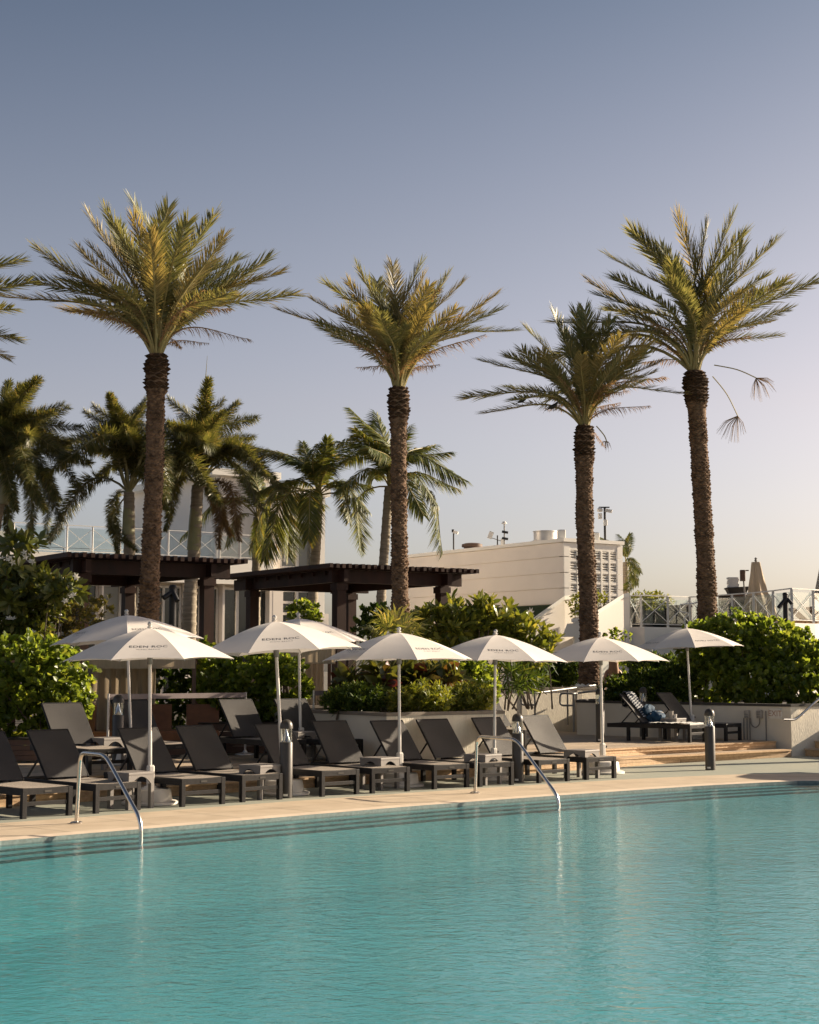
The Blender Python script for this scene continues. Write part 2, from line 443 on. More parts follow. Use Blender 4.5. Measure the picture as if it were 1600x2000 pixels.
edge_px = [(-420, 1690), (-180, 1661), (0, 1642), (170, 1627), (285, 1618), (400, 1608), (600, 1591), (800, 1574.5), (950, 1563),
           (1085, 1553.5), (1200, 1545.5), (1350, 1535.5), (1480, 1528.5), (1556, 1525)]
EDGE = [G(x, y) for x, y in edge_px]
EDGE += [EDGE[-1] + V(0.45, 0.02, 0), EDGE[-1] + V(1.6, 0.0, 0), EDGE[-1] + V(6, -0.1, 0), EDGE[-1] + V(14, -0.3, 0)]
def strip(a, b, za, zb, mb, mi=0):
    n = len(a)
    mb.add([(p.x, p.y, za) for p in a] + [(p.x, p.y, zb) for p in b], [(i, i + 1, n + i + 1, n + i) for i in range(n - 1)], mi)
# pool shell: ledges along the edge with dark nosing tiles, then the floor
pool = MB()
o = [offset(EDGE, -d) for d in (0.03, 0.25, 0.47, 0.69)]
near = [V(p.x, 6.4, 0) for p in EDGE]
strip(o[0], o[0], 0.0, -0.065, pool, 2)
strip(o[1], o[0], -0.065, -0.065, pool, 0); strip(o[1], o[1], -0.065, -0.088, pool, 1)
strip(o[2], o[1], -0.088, -0.088, pool, 0); strip(o[2], o[2], -0.088, -0.112, pool, 1)
strip(o[3], o[2], -0.112, -0.112, pool, 0); strip(o[3], o[3], -0.112, -0.14, pool, 1)
fl = offset(EDGE, -2.6)
strip(fl, o[3], -0.5, -0.14, pool, 0)
strip([V(p.x, 6.4, 0) for p in fl], fl, -0.55, -0.5, pool, 0)
for k in (1, 2, 3):
    a = offset(EDGE, -[0, 0.25, 0.47, 0.69][k]); b = offset(EDGE, -[0, 0.238, 0.458, 0.678][k])
    z = [0, -0.061, -0.084, -0.108][k]; strip(a, b, z, z, pool, 1)
structure(pool.build("pool_basin", [M_plaster, M_tiledark, M_tilelt]))
w = MB()
e0 = offset(EDGE, -0.03)
strip([V(p.x, 6.42, 0) for p in e0], e0, -0.045, -0.045, w)
structure(w.build("pool_water", M_water))
nd = MB()
nd.hexa([(-40, -40, -0.7), (40, -40, -0.7), (40, 6.4, -0.7), (-40, 6.4, -0.7), (-40, -40, 0), (40, -40, 0), (40, 6.4, 0), (-40, 6.4, 0)])
structure(nd.build("near_deck", M_tan))
# coping: pale lip, tan band, and the painted deck behind
cp = MB()
e1 = offset(EDGE, 0.16); e2 = offset(EDGE, 1.62); e3 = offset(EDGE, 15)
strip(EDGE, e1, -0.006, 0.008, cp, 0)
strip(EDGE, EDGE, -0.05, -0.006, cp, 0); strip(e0, EDGE, -0.05, -0.05, cp, 0)
structure(cp.build("pool_lip", M_lip))
cb = MB(); strip(e1, e2, 0.004, 0.004, cb)
coping = structure(cb.build("pool_coping", M_tan))
cj = MB()
for p, q in list(zip(resample(e1, 26), resample(e2, 26)))[1:-1]:
    t = (q - p).normalized(); nrm = V(-t.y, t.x, 0) * 0.004
    cj.add([(*(p - nrm).xy, 0.008), (*(p + nrm).xy, 0.008), (*(q + nrm).xy, 0.008), (*(q - nrm).xy, 0.008)], [(0, 1, 2, 3)])
mid = offset(EDGE, 0.9); mid2 = offset(EDGE, 0.908); strip(mid, mid2, 0.008, 0.008, cj)
link(cj.mesh("coping_joint", M_joint), "coping_joint", coping, 'stuff')
db = MB(); strip(e2, e3, 0.0, 0.0, db); structure(db.build("pool_deck", M_deck))

# upper timber deck and its two steps
D = 0.31
STEP = [V(*p, 0) for p in ((-14, 12.6), (-9, 17.2), (-5.4, 20.4), (-1.2, 24.0), (2.2, 27.0), (4.0, 28.8), (5.7, 30.5), (7.85, 31.95))]
s1 = offset(STEP, 0.40)
ud = MB(); strip(s1, offset(STEP, 14), D - 0.032, D - 0.032, ud)
ud = structure(ud.build("timber_deck", M_woodtop))
def board(a, b, c, d_, z0, z1): return MB().hexa([(*a.xy, z0), (*b.xy, z0), (*c.xy, z0), (*d_.xy, z0), (*a.xy, z1), (*b.xy, z1), (*c.xy, z1), (*d_.xy, z1)])
for r_i, off in ((0, 0.0), (1, 0.40)):
    base = r_i * 0.155
    for row in range(2):
        n = 9 - row - r_i
        A_ = resample(offset(STEP, off), n); B_ = resample(offset(STEP, off + 0.03), n)
        for i in range(n):
            t = (A_[i + 1] - A_[i]).normalized() * 0.004
            z0 = base + row * 0.064 + 0.002
            jut = random.uniform(-0.003, 0.003)
            nn = V(-t.y, t.x, 0).normalized() * jut
            board(A_[i] + t + nn, A_[i + 1] - t + nn, B_[i + 1] - t, B_[i] + t, z0, z0 + 0.060).build("step_board", M_wood, ud)
    rows = [(off - 0.022, off + 0.12), (off + 0.127, off + 0.262), (off + 0.269, off + 0.405)]
    if r_i: rows += [(off + 0.412 + k * 0.143, off + 0.548 + k * 0.143) for k in range(16)]
    for q, (a0, a1) in enumerate(rows):
        n = 8 if q % 2 else 7
        A_ = resample(offset(STEP, a0), n); B_ = resample(offset(STEP, a1), n)
        for i in range(n):
            if (A_[i].x < -9): continue
            t = (A_[i + 1] - A_[i]).normalized() * 0.003
            z1 = base + 0.155 + random.uniform(-0.002, 0.002)
            board(A_[i] + t, A_[i + 1] - t, B_[i + 1] - t, B_[i] + t, z1 - 0.026, z1).build("tread_board", M_wood if q == 0 else M_woodtop, ud)

# raised beds behind, and paths
bed = MB()
bed.prism([(-30, 27), (-6.2, 27.2), (-3.2, 29.5), (-2.3, 31), (-3, 60), (-40, 60)], -0.7, 0.42)
structure(bed.build("planting_bed", M_soil))
bp = MB(); bp.prism([(4.5, 36.9), (7.85, 33.0), (9.4, 33.5), (20, 40), (24, 60), (6, 60)], -0.7, 0.93)
structure(bp.build("raised_bed", M_soil))
pt = MB(); pt.prism([(-3, 32), (3.2, 36.5), (6.1, 60), (-3, 60)], -0.7, 0.36)
structure(pt.build("ramp_path", M_pave))

# ------------------------------------------------------------------ walls
def wall_poly(name, label, poly, z0, z1, faces, cap=True, capm=M_cap, thick=0.0):
    """solid planter: faces = material per side"""
    c = Vector((sum(p[0] for p in poly) / len(poly), sum(p[1] for p in poly) / len(poly), z0))
    t = thing(name, label, "planter wall", c)
    n = len(poly)
    ms = []
    for i in range(n):
        m = faces[i % len(faces)]
        q = MB(); a = V(*poly[i], 0); b = V(*poly[(i + 1) % n], 0)
        q.add([(*a.xy, z0), (*b.xy, z0), (*b.xy, z1), (*a.xy, z1)], [(0, 1, 2, 3)])
        q.build("wall_face", m, t, world=True)
    s_ = MB(); s_.add([(p[0], p[1], z1 - 0.05) for p in poly], [tuple(range(n))]); s_.build("soil", M_soil, t, world=True)
    if cap:
        for i in range(n):
            a = V(*poly[i], 0); b = V(*poly[(i + 1) % n], 0)
            pr = V(*poly[i - 1], 0); nx = V(*poly[(i + 2) % n], 0)
            def inner(p, q0, q1, d_):
                u = (p - q0).normalized(); v = (q1 - p).normalized()
                n1 = V(-u.y, u.x, 0); n2 = V(-v.y, v.x, 0); m_ = (n1 + n2).normalized()
                return p + m_ * (d_ / max(0.35, m_.dot(n1)))
            ai, bi = inner(a, pr, b, 0.17), inner(b, a, nx, 0.17); ao, bo = inner(a, pr, b, -0.02), inner(b, a, nx, -0.02)
            MB().hexa([(*ao.xy, z1), (*bo.xy, z1), (*bi.xy, z1), (*ai.xy, z1), (*ao.xy, z1 + 0.055), (*bo.xy, z1 + 0.055), (*bi.xy, z1 + 0.055), (*ai.xy, z1 + 0.055)]).build("coping_slab", capm, t, world=True)
    return t
PC, PE, PL = (-0.37, 25.05), (1.61, 26.5), (-1.74, 27.05)
PE2 = (PE[0] - 0.569 * 5.2, PE[1] + 0.822 * 5.2); PL2 = (PL[0] - 0.569 * 3, PL[1] + 0.822 * 3)
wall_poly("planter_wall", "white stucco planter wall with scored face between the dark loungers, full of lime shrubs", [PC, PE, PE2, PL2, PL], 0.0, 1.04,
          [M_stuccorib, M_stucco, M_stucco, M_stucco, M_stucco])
WL, WR = (3.92, 36.3), (7.93, 32.2)
WR2 = (WR[0] + 0.846 * 7, WR[1] + 0.533 * 7)
WA = (WL[0] + 0.3, WL[1] + 1.6)
wall2 = wall_poly("planter_wall", "long pale planter wall with EXIT sign on it, below the big hedge on the right", [WL, WR, WR2, (WR2[0] - 3, WR2[1] + 4), WA], 0.0, 1.02,
          [M_stucco, M_stuccorib, M_stucco, M_stucco, M_stucco], capm=M_capdark)
# ramp wall behind the path
t = thing("ramp_wall", "sunlit cream wall with brown coping beside the ramp with grey handrails", "wall", (3.4, 38, 0.3))
RF = Frame((1.95, 37.0), BX, BY)
MB().fbox(RF, -1.5, 4.6, 0, 0.2, 0.2, 1.30).build("wall_face", M_stuccorib, t, world=True)
MB().fbox(RF, -1.55, 4.65, -0.03, 0.23, 1.30, 1.36).build("coping_slab", M_cap, t, world=True)
for s_ in (0.9, 2.6, 3.9):
    MB().fbox(RF, s_, s_ + 0.16, -0.02, 0.0, 0.35, 1.29).build("pilaster_strip", M_stucco, t, world=True)

# ------------------------------------------------------------------ pergolas
def pergola(o0, depth, label, wid=4.1, zt=4.24, zg=0.42):
    fr = Frame(o0, BX, BY)
    t = thing("pergola", label, "pergola", (*fr(wid / 2, depth / 2, 0).xy, zg), group="dark timber pergolas behind the pool deck")
    n = 25
    rm = None
    for i in range(n):
        s_ = wid * i / (n - 1) - 0.045
        jz = random.uniform(-0.006, 0.006)
        q = MB(); q.fbox(fr, s_, s_ + 0.085, random.uniform(-0.02, 0.02), depth, zt - 0.10 + jz, zt + jz); q.build("rafter", M_perg, t, world=True)
    for d_ in (0.42, depth - 1.2):
        MB().fbox(fr, 0.22, wid - 0.22, d_ - 0.07, d_ + 0.07, zt - 0.42, zt - 0.12).build("beam", M_perg, t, world=True)
    for s_ in (0.46, wid - 0.75):
        MB().fbox(fr, s_ - 0.06, s_ + 0.06, 0.1, depth - 0.3, zt - 0.405, zt - 0.13).build("cross_beam", M_perg, t, world=True)
        for d_ in (0.42, depth - 1.2):
            p = MB().fbox(fr, s_ - 0.12, s_ + 0.12, d_ - 0.12, d_ + 0.12, zg, zt - 0.425).build("post", M_perg, t, world=True)
            q = MB(); q.fbox(fr, s_ - 0.15, s_ + 0.15, d_ - 0.15, d_ + 0.15, zt - 0.60, zt - 0.45); q.build("post_collar", M_perg, p)
            q_ = bpy.data.objects
    for k in range(7):
        d_ = 0.9 + k * (depth - 2.4) / 6
        MB().fbox(fr, 0.35, wid - 0.4, d_ - 0.03, d_ + 0.03, zt - 0.22, zt - 0.115).build("purlin", M_perg, t, world=True)
    return t, fr
# collars are built in world space too: parent them through the post, so shift by the pergola's place
_old = MB.build
p1, PF1 = pergola((-7.1, 32.0), 5.8, "dark timber pergola on the left with slatted roof, behind the leftmost tall palm")
p2, PF2 = pergola((-1.80, 35.4), 5.8, "dark timber pergola in the middle with slatted roof, left of the louvred building")
for pg in (p1, p2):
    for po in [c for c in pg.children if c.name.startswith("post")]:
        for c in po.children: c.location = -pg.location
def cloth_panel(fr, s0, s1, d_, z0, z1, amp, waves, parent, name, m=M_fabric, ph=0.0):
    nx, nz = 40, 5; q = MB(); vs = []
    for j in range(nz + 1):
        for i in range(nx + 1):
            f = i / nx
            a = amp * (0.4 + 0.6 * (1 - j / nz)) * math.sin(f * waves * 6.283 + ph + 0.4 * math.sin(f * 17))
            vs.append(fr(s0 + (s1 - s0) * f, d_ + a, z0 + (z1 - z0) * j / nz))
    fs = [(j * (nx + 1) + i, j * (nx + 1) + i + 1, (j + 1) * (nx + 1) + i + 1, (j + 1) * (nx + 1) + i) for j in range(nz) for i in range(nx)]
    q.add(vs, fs); return q.build(name, m, parent, world=True, smooth=True)
# fabric cabanas under the pergolas
def cabana(fr_o, wid, zv0, zv1, label, side):
    fr = Frame(fr_o, (1, 0.10), (-0.10, 1))
    t = thing("cabana", label, "cabana", (*fr(wid / 2, 0.8, 0).xy, 0.42), group="beige fabric cabanas under the pergolas")
    cloth_panel(fr, 0, wid, 0, zv0, zv1, 0.012, 7, t, "valance")
    MB().fbox(fr, 0, wid, -0.01, 0.01, zv0 - 0.03, zv0).build("valance_hem", M_fabric, t, world=True)
    for s_ in (0.02, wid - 0.02):
        MB().fbox(fr, s_ - 0.035, s_ + 0.035, 0.03, 0.10, 0.42, zv1).build("post", M_brown, t, world=True)
        MB().fbox(fr, s_ - 0.035, s_ + 0.035, 1.93, 2.0, 0.42, zv1).build("post", M_brown, t, world=True)
    MB().fbox(fr, -0.05, wid + 0.05, 0, 2.02, zv1, zv1 + 0.03).build("roof_cloth", M_fabric, t, world=True)
    a, b = side
    cloth_panel(fr, a, b, 1.6, 0.45, zv0 + 0.1, 0.05, 6, t, "curtain")
    return t, fr
ca1, CF1 = cabana(A(161, 1300, 27.6), 2.0, 1.84, 2.12, "beige fabric cabana with long valance behind the two left umbrellas", (0.0, 1.2))
ca2, CF2 = cabana(A(558, 1296, 29.5), 0.95, 1.93, 2.3, "small beige fabric cabana with curtain behind the centre left umbrellas", (0.1, 0.80))

# ------------------------------------------------------------------ white building on the left
BL = Frame((-13.9, 52.0), BX, BY)
t = thing("terrace_building", "long white building on the left with glass doors and a railed roof terrace", "building", (*BL(5, 4, 0).xy, 0.4))
ZR = 5.80
sp = BL.s_at
MB().fbox(BL, -8, 12.6, 0.35, 12, 0.4, ZR - 0.5).build("wall", M_bwall, t, world=True)
MB().fbox(BL, -8, 10.2, -0.35, 0.35, 4.90, ZR).build("fascia", M_bpale, t, world=True)
MB().fbox(BL, -8, 12.6, 0.352, 12, ZR - 0.5, ZR - 0.01).build("roof", M_bpale, t, world=True)
doors = [(128, 153, 1), (176, 196, 0), (209, 242, 1), (262, 277, 1), (300, 326, 0), (330, 359, 0), (382, 396, 0), (412, 431, 0), (444, 469, 0), (474, 503, 0), (506, 529, 0)]
for a, b, pale in doors:
    s0, s1 = sp(a), sp(b)
    d_ = MB().fbox(BL, s0, s1, 0.30, 0.345, 0.9, 4.72).build("glass_door", M_glasspale if pale else M_glassdark, t, world=True)
    f = MB()
    for q0, q1, z0, z1 in ((s0 - 0.07, s0, 0.9, 4.80), (s1, s1 + 0.07, 0.9, 4.80), (s0, s1, 4.72, 4.80)):
        f.fbox(BL, q0, q1, 0.22, 0.35, z0, z1)
    f.build("door_frame", M_white, t, world=True)
for a, b in ((154, 175), (197, 208), (243, 261), (278, 299), (360, 381), (397, 411), (432, 443), (530, 556)):
    MB().fbox(BL, sp(a) + 0.08, sp(b) - 0.06, -0.05, 0.34, 0.4, 4.9).build("pier", M_bwall, t, world=True)
# upper storey set back, and the stair tower
MB().fbox(BL, sp(428, 0.6), sp(545, 0.6), 0.6, 9, ZR, 9.0).build("upper_wall", M_bwall, t, world=True)
MB().fbox(BL, sp(410, 0.5), sp(545, 0.5), 0.35, 9, 9.0, 9.25).build("upper_roof", M_bpale, t, world=True)
w_ = MB().fbox(BL, sp(528, 0.6), sp(541, 0.6), 0.56, 0.598, ZR + 0.3, 7.6).build("window", M_glassdark, t, world=True)
tw = thing("stair_tower", "cream tower with tall gridded windows between the coconut palms", "tower", (*BL(sp(600), 2, 0).xy, 0.4))
s0, s1 = sp(540, -0.5), sp(647, -0.5)
_BL = BL; BL = Frame(_BL(0, 0.34, 0), BX, BY)
MB().fbox(BL, s0, s1, 0.0, 5, 0.4, 8.4).build("wall", M_bwall, tw, world=True)
MB().fbox(BL, s0, sp(557, -0.5), -0.385, 0.0, 0.4, 8.4).build("pier", M_bwall, tw, world=True)
MB().fbox(BL, sp(627, -0.5), s1, -0.40, 0.0, 0.4, 8.4).build("pier", M_bpale, tw, world=True)
MB().fbox(BL, s0 - 0.25, s1 + 0.2, -0.46, 5.2, 8.4, 8.75).build("roof_slab", M_bpale, tw, world=True)
ws0, ws1 = sp(559, -0.25), sp(625, -0.25); wm = sp(592, -0.25)
def zpy(py, Y): return H + (1307 - py) * Y / 3000
zs = [1.6] + [zpy(p, 58.3) for p in (1200, 1178, 1155, 1110, 1020, 985)]
for j in range(len(zs) - 1):
    for a, b in ((ws0, wm), (wm, ws1)):
        MB().fbox(BL, a + 0.05, b - 0.05, -0.10, -0.05, zs[j] + 0.05, zs[j + 1] - 0.05).build("window_pane", M_glassdark if j < 3 else M_glasspale, tw, world=True)
fr_ = MB()
for z in zs: fr_.fbox(BL, ws0, ws1, -0.20, -0.06, z - 0.05, z + 0.05)
for s_ in (ws0, wm, ws1): fr_.fbox(BL, s_ - 0.05, s_ + 0.05, -0.205, -0.065, zs[0], zs[-1])
fr_.build("window_frame", M_white, tw, world=True)
lo = MB().fbox(BL, sp(637, -0.6), sp(657, -0.6), -0.43, -0.402, 2.4, 3.9).build("wall_panel", M_bwall, tw, world=True)
MB().fbox(BL, sp(629.5, -0.8), sp(633.5, -0.8), -0.45, -0.41, 3.0, 4.2).build("wall_sign", M_black, tw, world=True)
BL = _BL

def railing(pts, h, label, name="terrace_railing", glass=True, brace=True, m=M_white, group=None, pw=0.07, th=1.0):
    """pts: posts on the ground line"""
    c = sum((p for p in pts), Vector()) / len(pts)
    t = thing(name, label, "railing", c, group=group)
    up = V(0, 0, 1)
    for i, p in enumerate(pts):
        MB().bar(p, p + up * h, pw, mi=0).build("post", m, t, world=True)
    for i in range(len(pts) - 1):
        a, b = pts[i], pts[i + 1]
        MB().bar(a + up * (h + 0.02), b + up * (h + 0.02), 0.07 * th, 0.045 * th).build("top_rail", m, t, world=True)
        MB().bar(a + up * 0.10, b + up * 0.10, 0.05 * th, 0.035 * th).build("bottom_rail", m, t, world=True)
        if brace:
            MB().bar(a + up * 0.16, b + up * (h - 0.08), 0.030 * th).build("brace", m, t, world=True)
            MB().bar(a + up * (h - 0.08), b + up * 0.16, 0.028 * th).build("brace", m, t, world=True)
        if glass:
            d_ = (b - a).normalized(); nn = V(-d_.y, d_.x, 0) * 0.05
            MB().bar(a + nn + up * (h * 0.53) + d_ * 0.06, b + nn + up * (h * 0.53) - d_ * 0.06, 0.012, h * 0.80).build("glass_panel", M_glass, t, world=True)
    return t
pp = [BL(sp(x, 0.1), 0.1, ZR) for x in (-60, 28, 132, 182, 236, 288, 330, 378, 424)]
railing(pp, 0.98, "white roof terrace railing with glass and crossed rods on the left building", pw=0.05, th=0.55)
pp = [BL(s_, 9.5, ZR) for s_ in (-2, 1.2, 3.6, 6, 8.4, 10.6)]
railing(pp, 0.95, "rear railing of the roof terrace seen through the front glass, left", pw=0.045, th=0.5)
pp = [BL(sp(x, -0.25), -0.25, ZR) for x in (430, 470, 508, 522, 541, 556)]
railing(pp, 0.92, "balcony railing with crossed rods behind the small coconut palm", pw=0.05, th=0.7)
t = thing("wall_shelter", "pinkish awning box on the roof terrace at the far left edge", "awning", BL(sp(8), 3, ZR))
MB().fbox(BL, sp(-30, 3), sp(26, 3), 3, 5, ZR + 0.75, ZR + 0.95).build("awning_top", M_bwall, t, world=True)
MB().fbox(BL, sp(-30, 3), sp(25, 3), 3.1, 4.8, ZR, ZR + 0.73).build("awning_body", M_brown, t, world=True)

# chair on the roof terrace
rc = thing("terrace_chair", "white slatted chair leaning back on the roof terrace by the railing", "chair", BL(sp(432, 0.9), 0.9, ZR))
for k in range(7):
    MB().bar(rc.location + V(0.06 * k - 0.2, 0, 0.25), rc.location + V(0.06 * k + 0.25 - 0.2, 0.15, 0.85), 0.022).build("slat", M_white, rc, world=True)
MB().bar(rc.location + V(-0.3, 0, 0.25), rc.location + V(0.3, 0, 0.25), 0.04).build("rail", M_white, rc, world=True)
for x in (-0.27, 0.27): MB().bar(rc.location + V(x, 0, 0), rc.location + V(x, 0, 0.27), 0.04).build("leg", M_white, rc, world=True)

# ------------------------------------------------------------------ louvred building
LB = Frame((6.22, 62.0), BX, BY)
t = thing("louvred_building", "cream windowless building with a grid of concrete louvres on its end wall", "building", (*LB(1.5, 5, 0).xy, 0.4))
ZL = 7.08
dl = 11.4
MB().fbox(LB, 0.06, 3.0, 0.30, dl, 0.4, ZL - 0.1).build("core", M_bwall, t, world=True)
zc = [0.9, 3.3, 4.43, 5.06, 5.69, 6.34, 6.92]
for j in range(len(zc) - 1):
    MB().fbox(LB, 0.0, 0.059, 0.0, dl, zc[j] + 0.015, zc[j + 1] - 0.015).build("wall_course", M_bwall, t, world=True)
    MB().fbox(LB, 0.0, 0.28, -0.06, -0.001, zc[j] + 0.015, zc[j + 1] - 0.015).build("corner_course", M_bpale, t, world=True)
    MB().fbox(LB, 2.78, 3.06, -0.06, 0.3, zc[j] + 0.015, zc[j + 1] - 0.015).build("corner_course", M_bpale, t, world=True)
MB().fbox(LB, 0.06, 3.0, 0.0, 0.299, 0.4, 4.0).build("end_wall", M_bpale, t, world=True)
MB().fbox(LB, 0.28, 2.78, -0.04, 0.28, 6.62, 6.92).build("lintel", M_bpale, t, world=True)
MB().fbox(LB, -0.06, 3.12, -0.12, dl + 0.1, 6.935, ZL).build("parapet", M_bpale, t, world=True)
ls, lz = (2.78 - 0.28) / 6, (6.62 - 3.92) / 6
for i in range(7):
    x = 0.28 + i * ls
    MB().fbox(LB, x - 0.045, x + 0.045, -0.055, 0.25, 3.95, 6.62).build("mullion", M_bpale, t, world=True)
for j in range(6):
    z = 3.95 + j * lz
    MB().fbox(LB, 0.28, 2.78, -0.05, 0.26, z - 0.05, z + 0.04).build("transom", M_bpale, t, world=True)
    for i in range(6):
        x0, x1 = 0.28 + i * ls, 0.28 + (i + 1) * ls
        for k in range(4):
            zz = z + 0.05 + k * (lz - 0.04) / 4
            if k == 0 and i == 0 and j == 0:
                sm = MB(); sm.hexa([LB(x0, -0.035, zz) - LB(x0, 0, zz), LB(x1, -0.035, zz) - LB(x0, 0, zz), LB(x1, 0.13, zz + 0.085) - LB(x0, 0, zz), LB(x0, 0.13, zz + 0.085) - LB(x0, 0, zz),
                                    LB(x0, -0.035, zz + 0.03) - LB(x0, 0, zz), LB(x1, -0.035, zz + 0.03) - LB(x0, 0, zz), LB(x1, 0.13, zz + 0.115) - LB(x0, 0, zz), LB(x0, 0.13, zz + 0.115) - LB(x0, 0, zz)])
                slat_me = sm.mesh("louvre_slat", M_bpale)
            link(slat_me, "louvre_slat", t, loc=LB(x0, 0, zz) - t.location)
# green wall below the long wall
gw = thing("hedge_wall", "dark clipped green wall panel with pale leaf emblems below the louvred building", "hedge", (*LB(-0.5, 5, 0).xy, 3))
q = MB(); q.fbox(LB, -0.3, -0.02, 0.1, 7.2, 3.2, 4.40); q.build("green_panel", mat("clipped_green", (0.02, 0.036, 0.014), 0.95, 0.5, 20, 1.0, 30), gw, world=True)
for d_, z in ((3.2, 3.95), (1.7, 4.08)):
    q = MB(); c = LB(-0.33, d_, z)
    for k in range(9):
        a = k * 0.7; u = LB.ey * math.cos(a) + V(0, 0, 1) * math.sin(a); v = LB.ey * -math.sin(a) + V(0, 0, 1) * math.cos(a)
        q.add([c, c + u * 0.13 + v * 0.05, c + u * 0.28, c + u * 0.13 - v * 0.05], [(0, 1, 2, 3)])
    q.build("leaf_emblem", M_white, gw, world=True)
# roof clutter
def at_roof(px, d_=0.0, s_=None, z=ZL):
    # a place on the long roof edge seen under px
    k = (px - 800) / F * 1.0052
    o_ = LB.o + LB.ex * 0.5
    d_ = (k * o_.y - o_.x) / (LB.ey.x - k * LB.ey.y)
    return LB(0.5, d_, z)
b_ = at_roof(922); t = thing("roof_vent", "low dark round vent on the left part of the cream roof", "vent", b_)
MB().lathe([(0.36, 0), (0.36, 0.08), (0.46, 0.10), (0.46, 0.22), (0.3, 0.27)], 20).build("vent_cowl", M_brown, t, smooth=True)
MB().lathe([(0.3, 0), (0.3, 0.07)], 16, (0, 0, -0.06)).build("vent_base", M_black, t)
b_ = at_roof(1065); t = thing("roof_duct", "big shiny round metal exhaust drum on the cream roof", "duct", b_)
MB().lathe([(0.49, 0), (0.49, 0.38), (0.52, 0.39), (0.52, 0.43), (0.44, 0.44)], 28).build("drum", mat("galvanised", (0.6, 0.57, 0.53), 0.4, 0.1, 5, metal=0.5), t, smooth=True)
MB().lathe([(0.56, 0), (0.56, 0.03)], 28).build("flange", M_bwall, t)
for px, lab in ((1108, "small cream chimney block beside the metal drum"),):
    b_ = LB(0.25, 0.4, ZL); t = thing("chimney_block", lab, "chimney", b_)
    MB().bevbox(-0.16, 0.16, -0.16, 0.16, 0, 0.36, 0.02).build("shaft", M_bpale, t); MB().box(-0.12, 0.12, -0.12, 0.12, 0.36, 0.38).build("top_plate", M_bwall, t)
b_ = LB(2.1, 0.5, ZL); t = thing("chimney_block", "small cream chimney block at the right end of the louvred roof", "chimney", b_)
MB().bevbox(-0.16, 0.16, -0.16, 0.16, 0, 0.34, 0.02).build("shaft", M_bpale, t); MB().box(-0.12, 0.12, -0.12, 0.12, 0.34, 0.36).build("top_plate", M_bwall, t)
b_ = LB(2.45, 0.3, ZL); t = thing("camera_mast", "tall mast with white security cameras above the louvred end wall", "mast", b_)
MB().tube([(0, 0, 0), (0, 0, 1.42)], 0.05, 8).build("pole", M_black, t)
for x, z in ((-0.2, 1.05), (0.02, 0.78)): MB().bevbox(x - 0.08, x + 0.08, -0.08, 0.05, z - 0.12, z + 0.12, 0.02).build("junction_box", M_bpale, t)
MB().lathe([(0.02, 0), (0.11, 0.02), (0.12, 0.12), (0.05, 0.2)], 12, (-0.2, 0, 1.22)).build("camera_dome", M_white, t)
MB().bar((0.02, 0, 1.3), (0.3, -0.05, 1.24), 0.13).build("camera", M_white, t)
MB().bar((-0.24, 0, 1.42), (0.2, 0, 1.42), 0.05).build("cross_arm", M_black, t)
b_ = at_roof(886); t = thing("light_mast", "thin black mast with a white floodlight on the left of the cream roof", "mast", b_)
MB().tube([(0, 0, 0), (0, 0, 0.98)], 0.035, 8).build("pole", M_black, t)
MB().bar((0.0, 0, 0.88), (0.2, -0.05, 0.82), 0.12).build("floodlight", M_white, t)
MB().bar((-0.04, 0, 0.86), (-0.04, 0, 0.99), 0.09).build("bracket", M_black, t)
b_ = at_roof(968); t = thing("antenna", "short mast with flat white antenna panels on the cream roof", "antenna", b_)
MB().tube([(0.08, 0, 0), (0.08, 0, 0.5)], 0.03, 8).build("pole", M_black, t)
MB().bar((-0.28, 0, 0.36), (-0.16, 0, 0.66), 0.06, 0.2).build("panel", M_white, t)
MB().bar((0.3, 0, 0.06), (0.3, 0, 0.36), 0.16, 0.07).build("panel", M_white, t)
MB().bar((-0.2, 0, 0.4), (0.28, 0, 0.24), 0.03).build("arm", M_steelgrey, t)
b_ = at_roof(985); t = thing("camera_mast", "mast with small lamp heads right of the antenna panels on the cream roof", "mast", b_)
MB().tube([(0, 0, 0), (0, 0, 0.98)], 0.03, 8).build("pole", M_steelgrey, t)
for z in (0.34, 0.62): MB().bar((-0.1, 0, z), (0.16, -0.03, z - 0.05), 0.1).build("lamp_head", M_black, t)
MB().lathe([(0.02, 0), (0.13, 0.02), (0.06, 0.12)], 12, (0, 0, 0.94)).build("camera_dome", M_white, t)

# ------------------------------------------------------------------ stair parapets and the terrace on the right
def stair_wall(name, label, pts, z0, thick, Yd):
    """sloped parapet: pts = [(x, y, ztop)] along the wall line"""
    c = V(sum(p[0] for p in pts) / len(pts), sum(p[1] for p in pts) / len(pts), z0); t = thing(name, label, "stair wall", c)
    for (x0, y0, za), (x1, y1, zb) in zip(pts, pts[1:]):
        MB().hexa([(x0, y0, z0), (x1, y1, z0), (x1, y1 + thick, z0), (x0, y0 + thick, z0), (x0, y0, za), (x1, y1, zb), (x1, y1 + thick, zb), (x0, y0 + thick, za)]).build("wall", M_bwall, t, world=True)
        MB().hexa([(x0, y0 - 0.05, za + 0.002), (x1, y1 - 0.05, zb + 0.002), (x1, y1 + thick + 0.05, zb + 0.002), (x0, y0 + thick + 0.05, za + 0.002),
                   (x0, y0 - 0.05, za + 0.14), (x1, y1 - 0.05, zb + 0.14), (x1, y1 + thick + 0.05, zb + 0.14), (x0, y0 + thick + 0.05, za + 0.14)]).build("coping_slab", M_bpale, t, world=True)
    return t
def wp(px, py, Y): a = A(px, py, Y); return (a.x, a.y, a.z)
stair_wall("stair_wall", "white sloping stair parapet left of the third tall palm, dappled with leaf shade", [wp(985, 1256, 50), wp(1103, 1172, 51.5), wp(1122, 1170, 51.8)], 0.5, 0.3, 50)
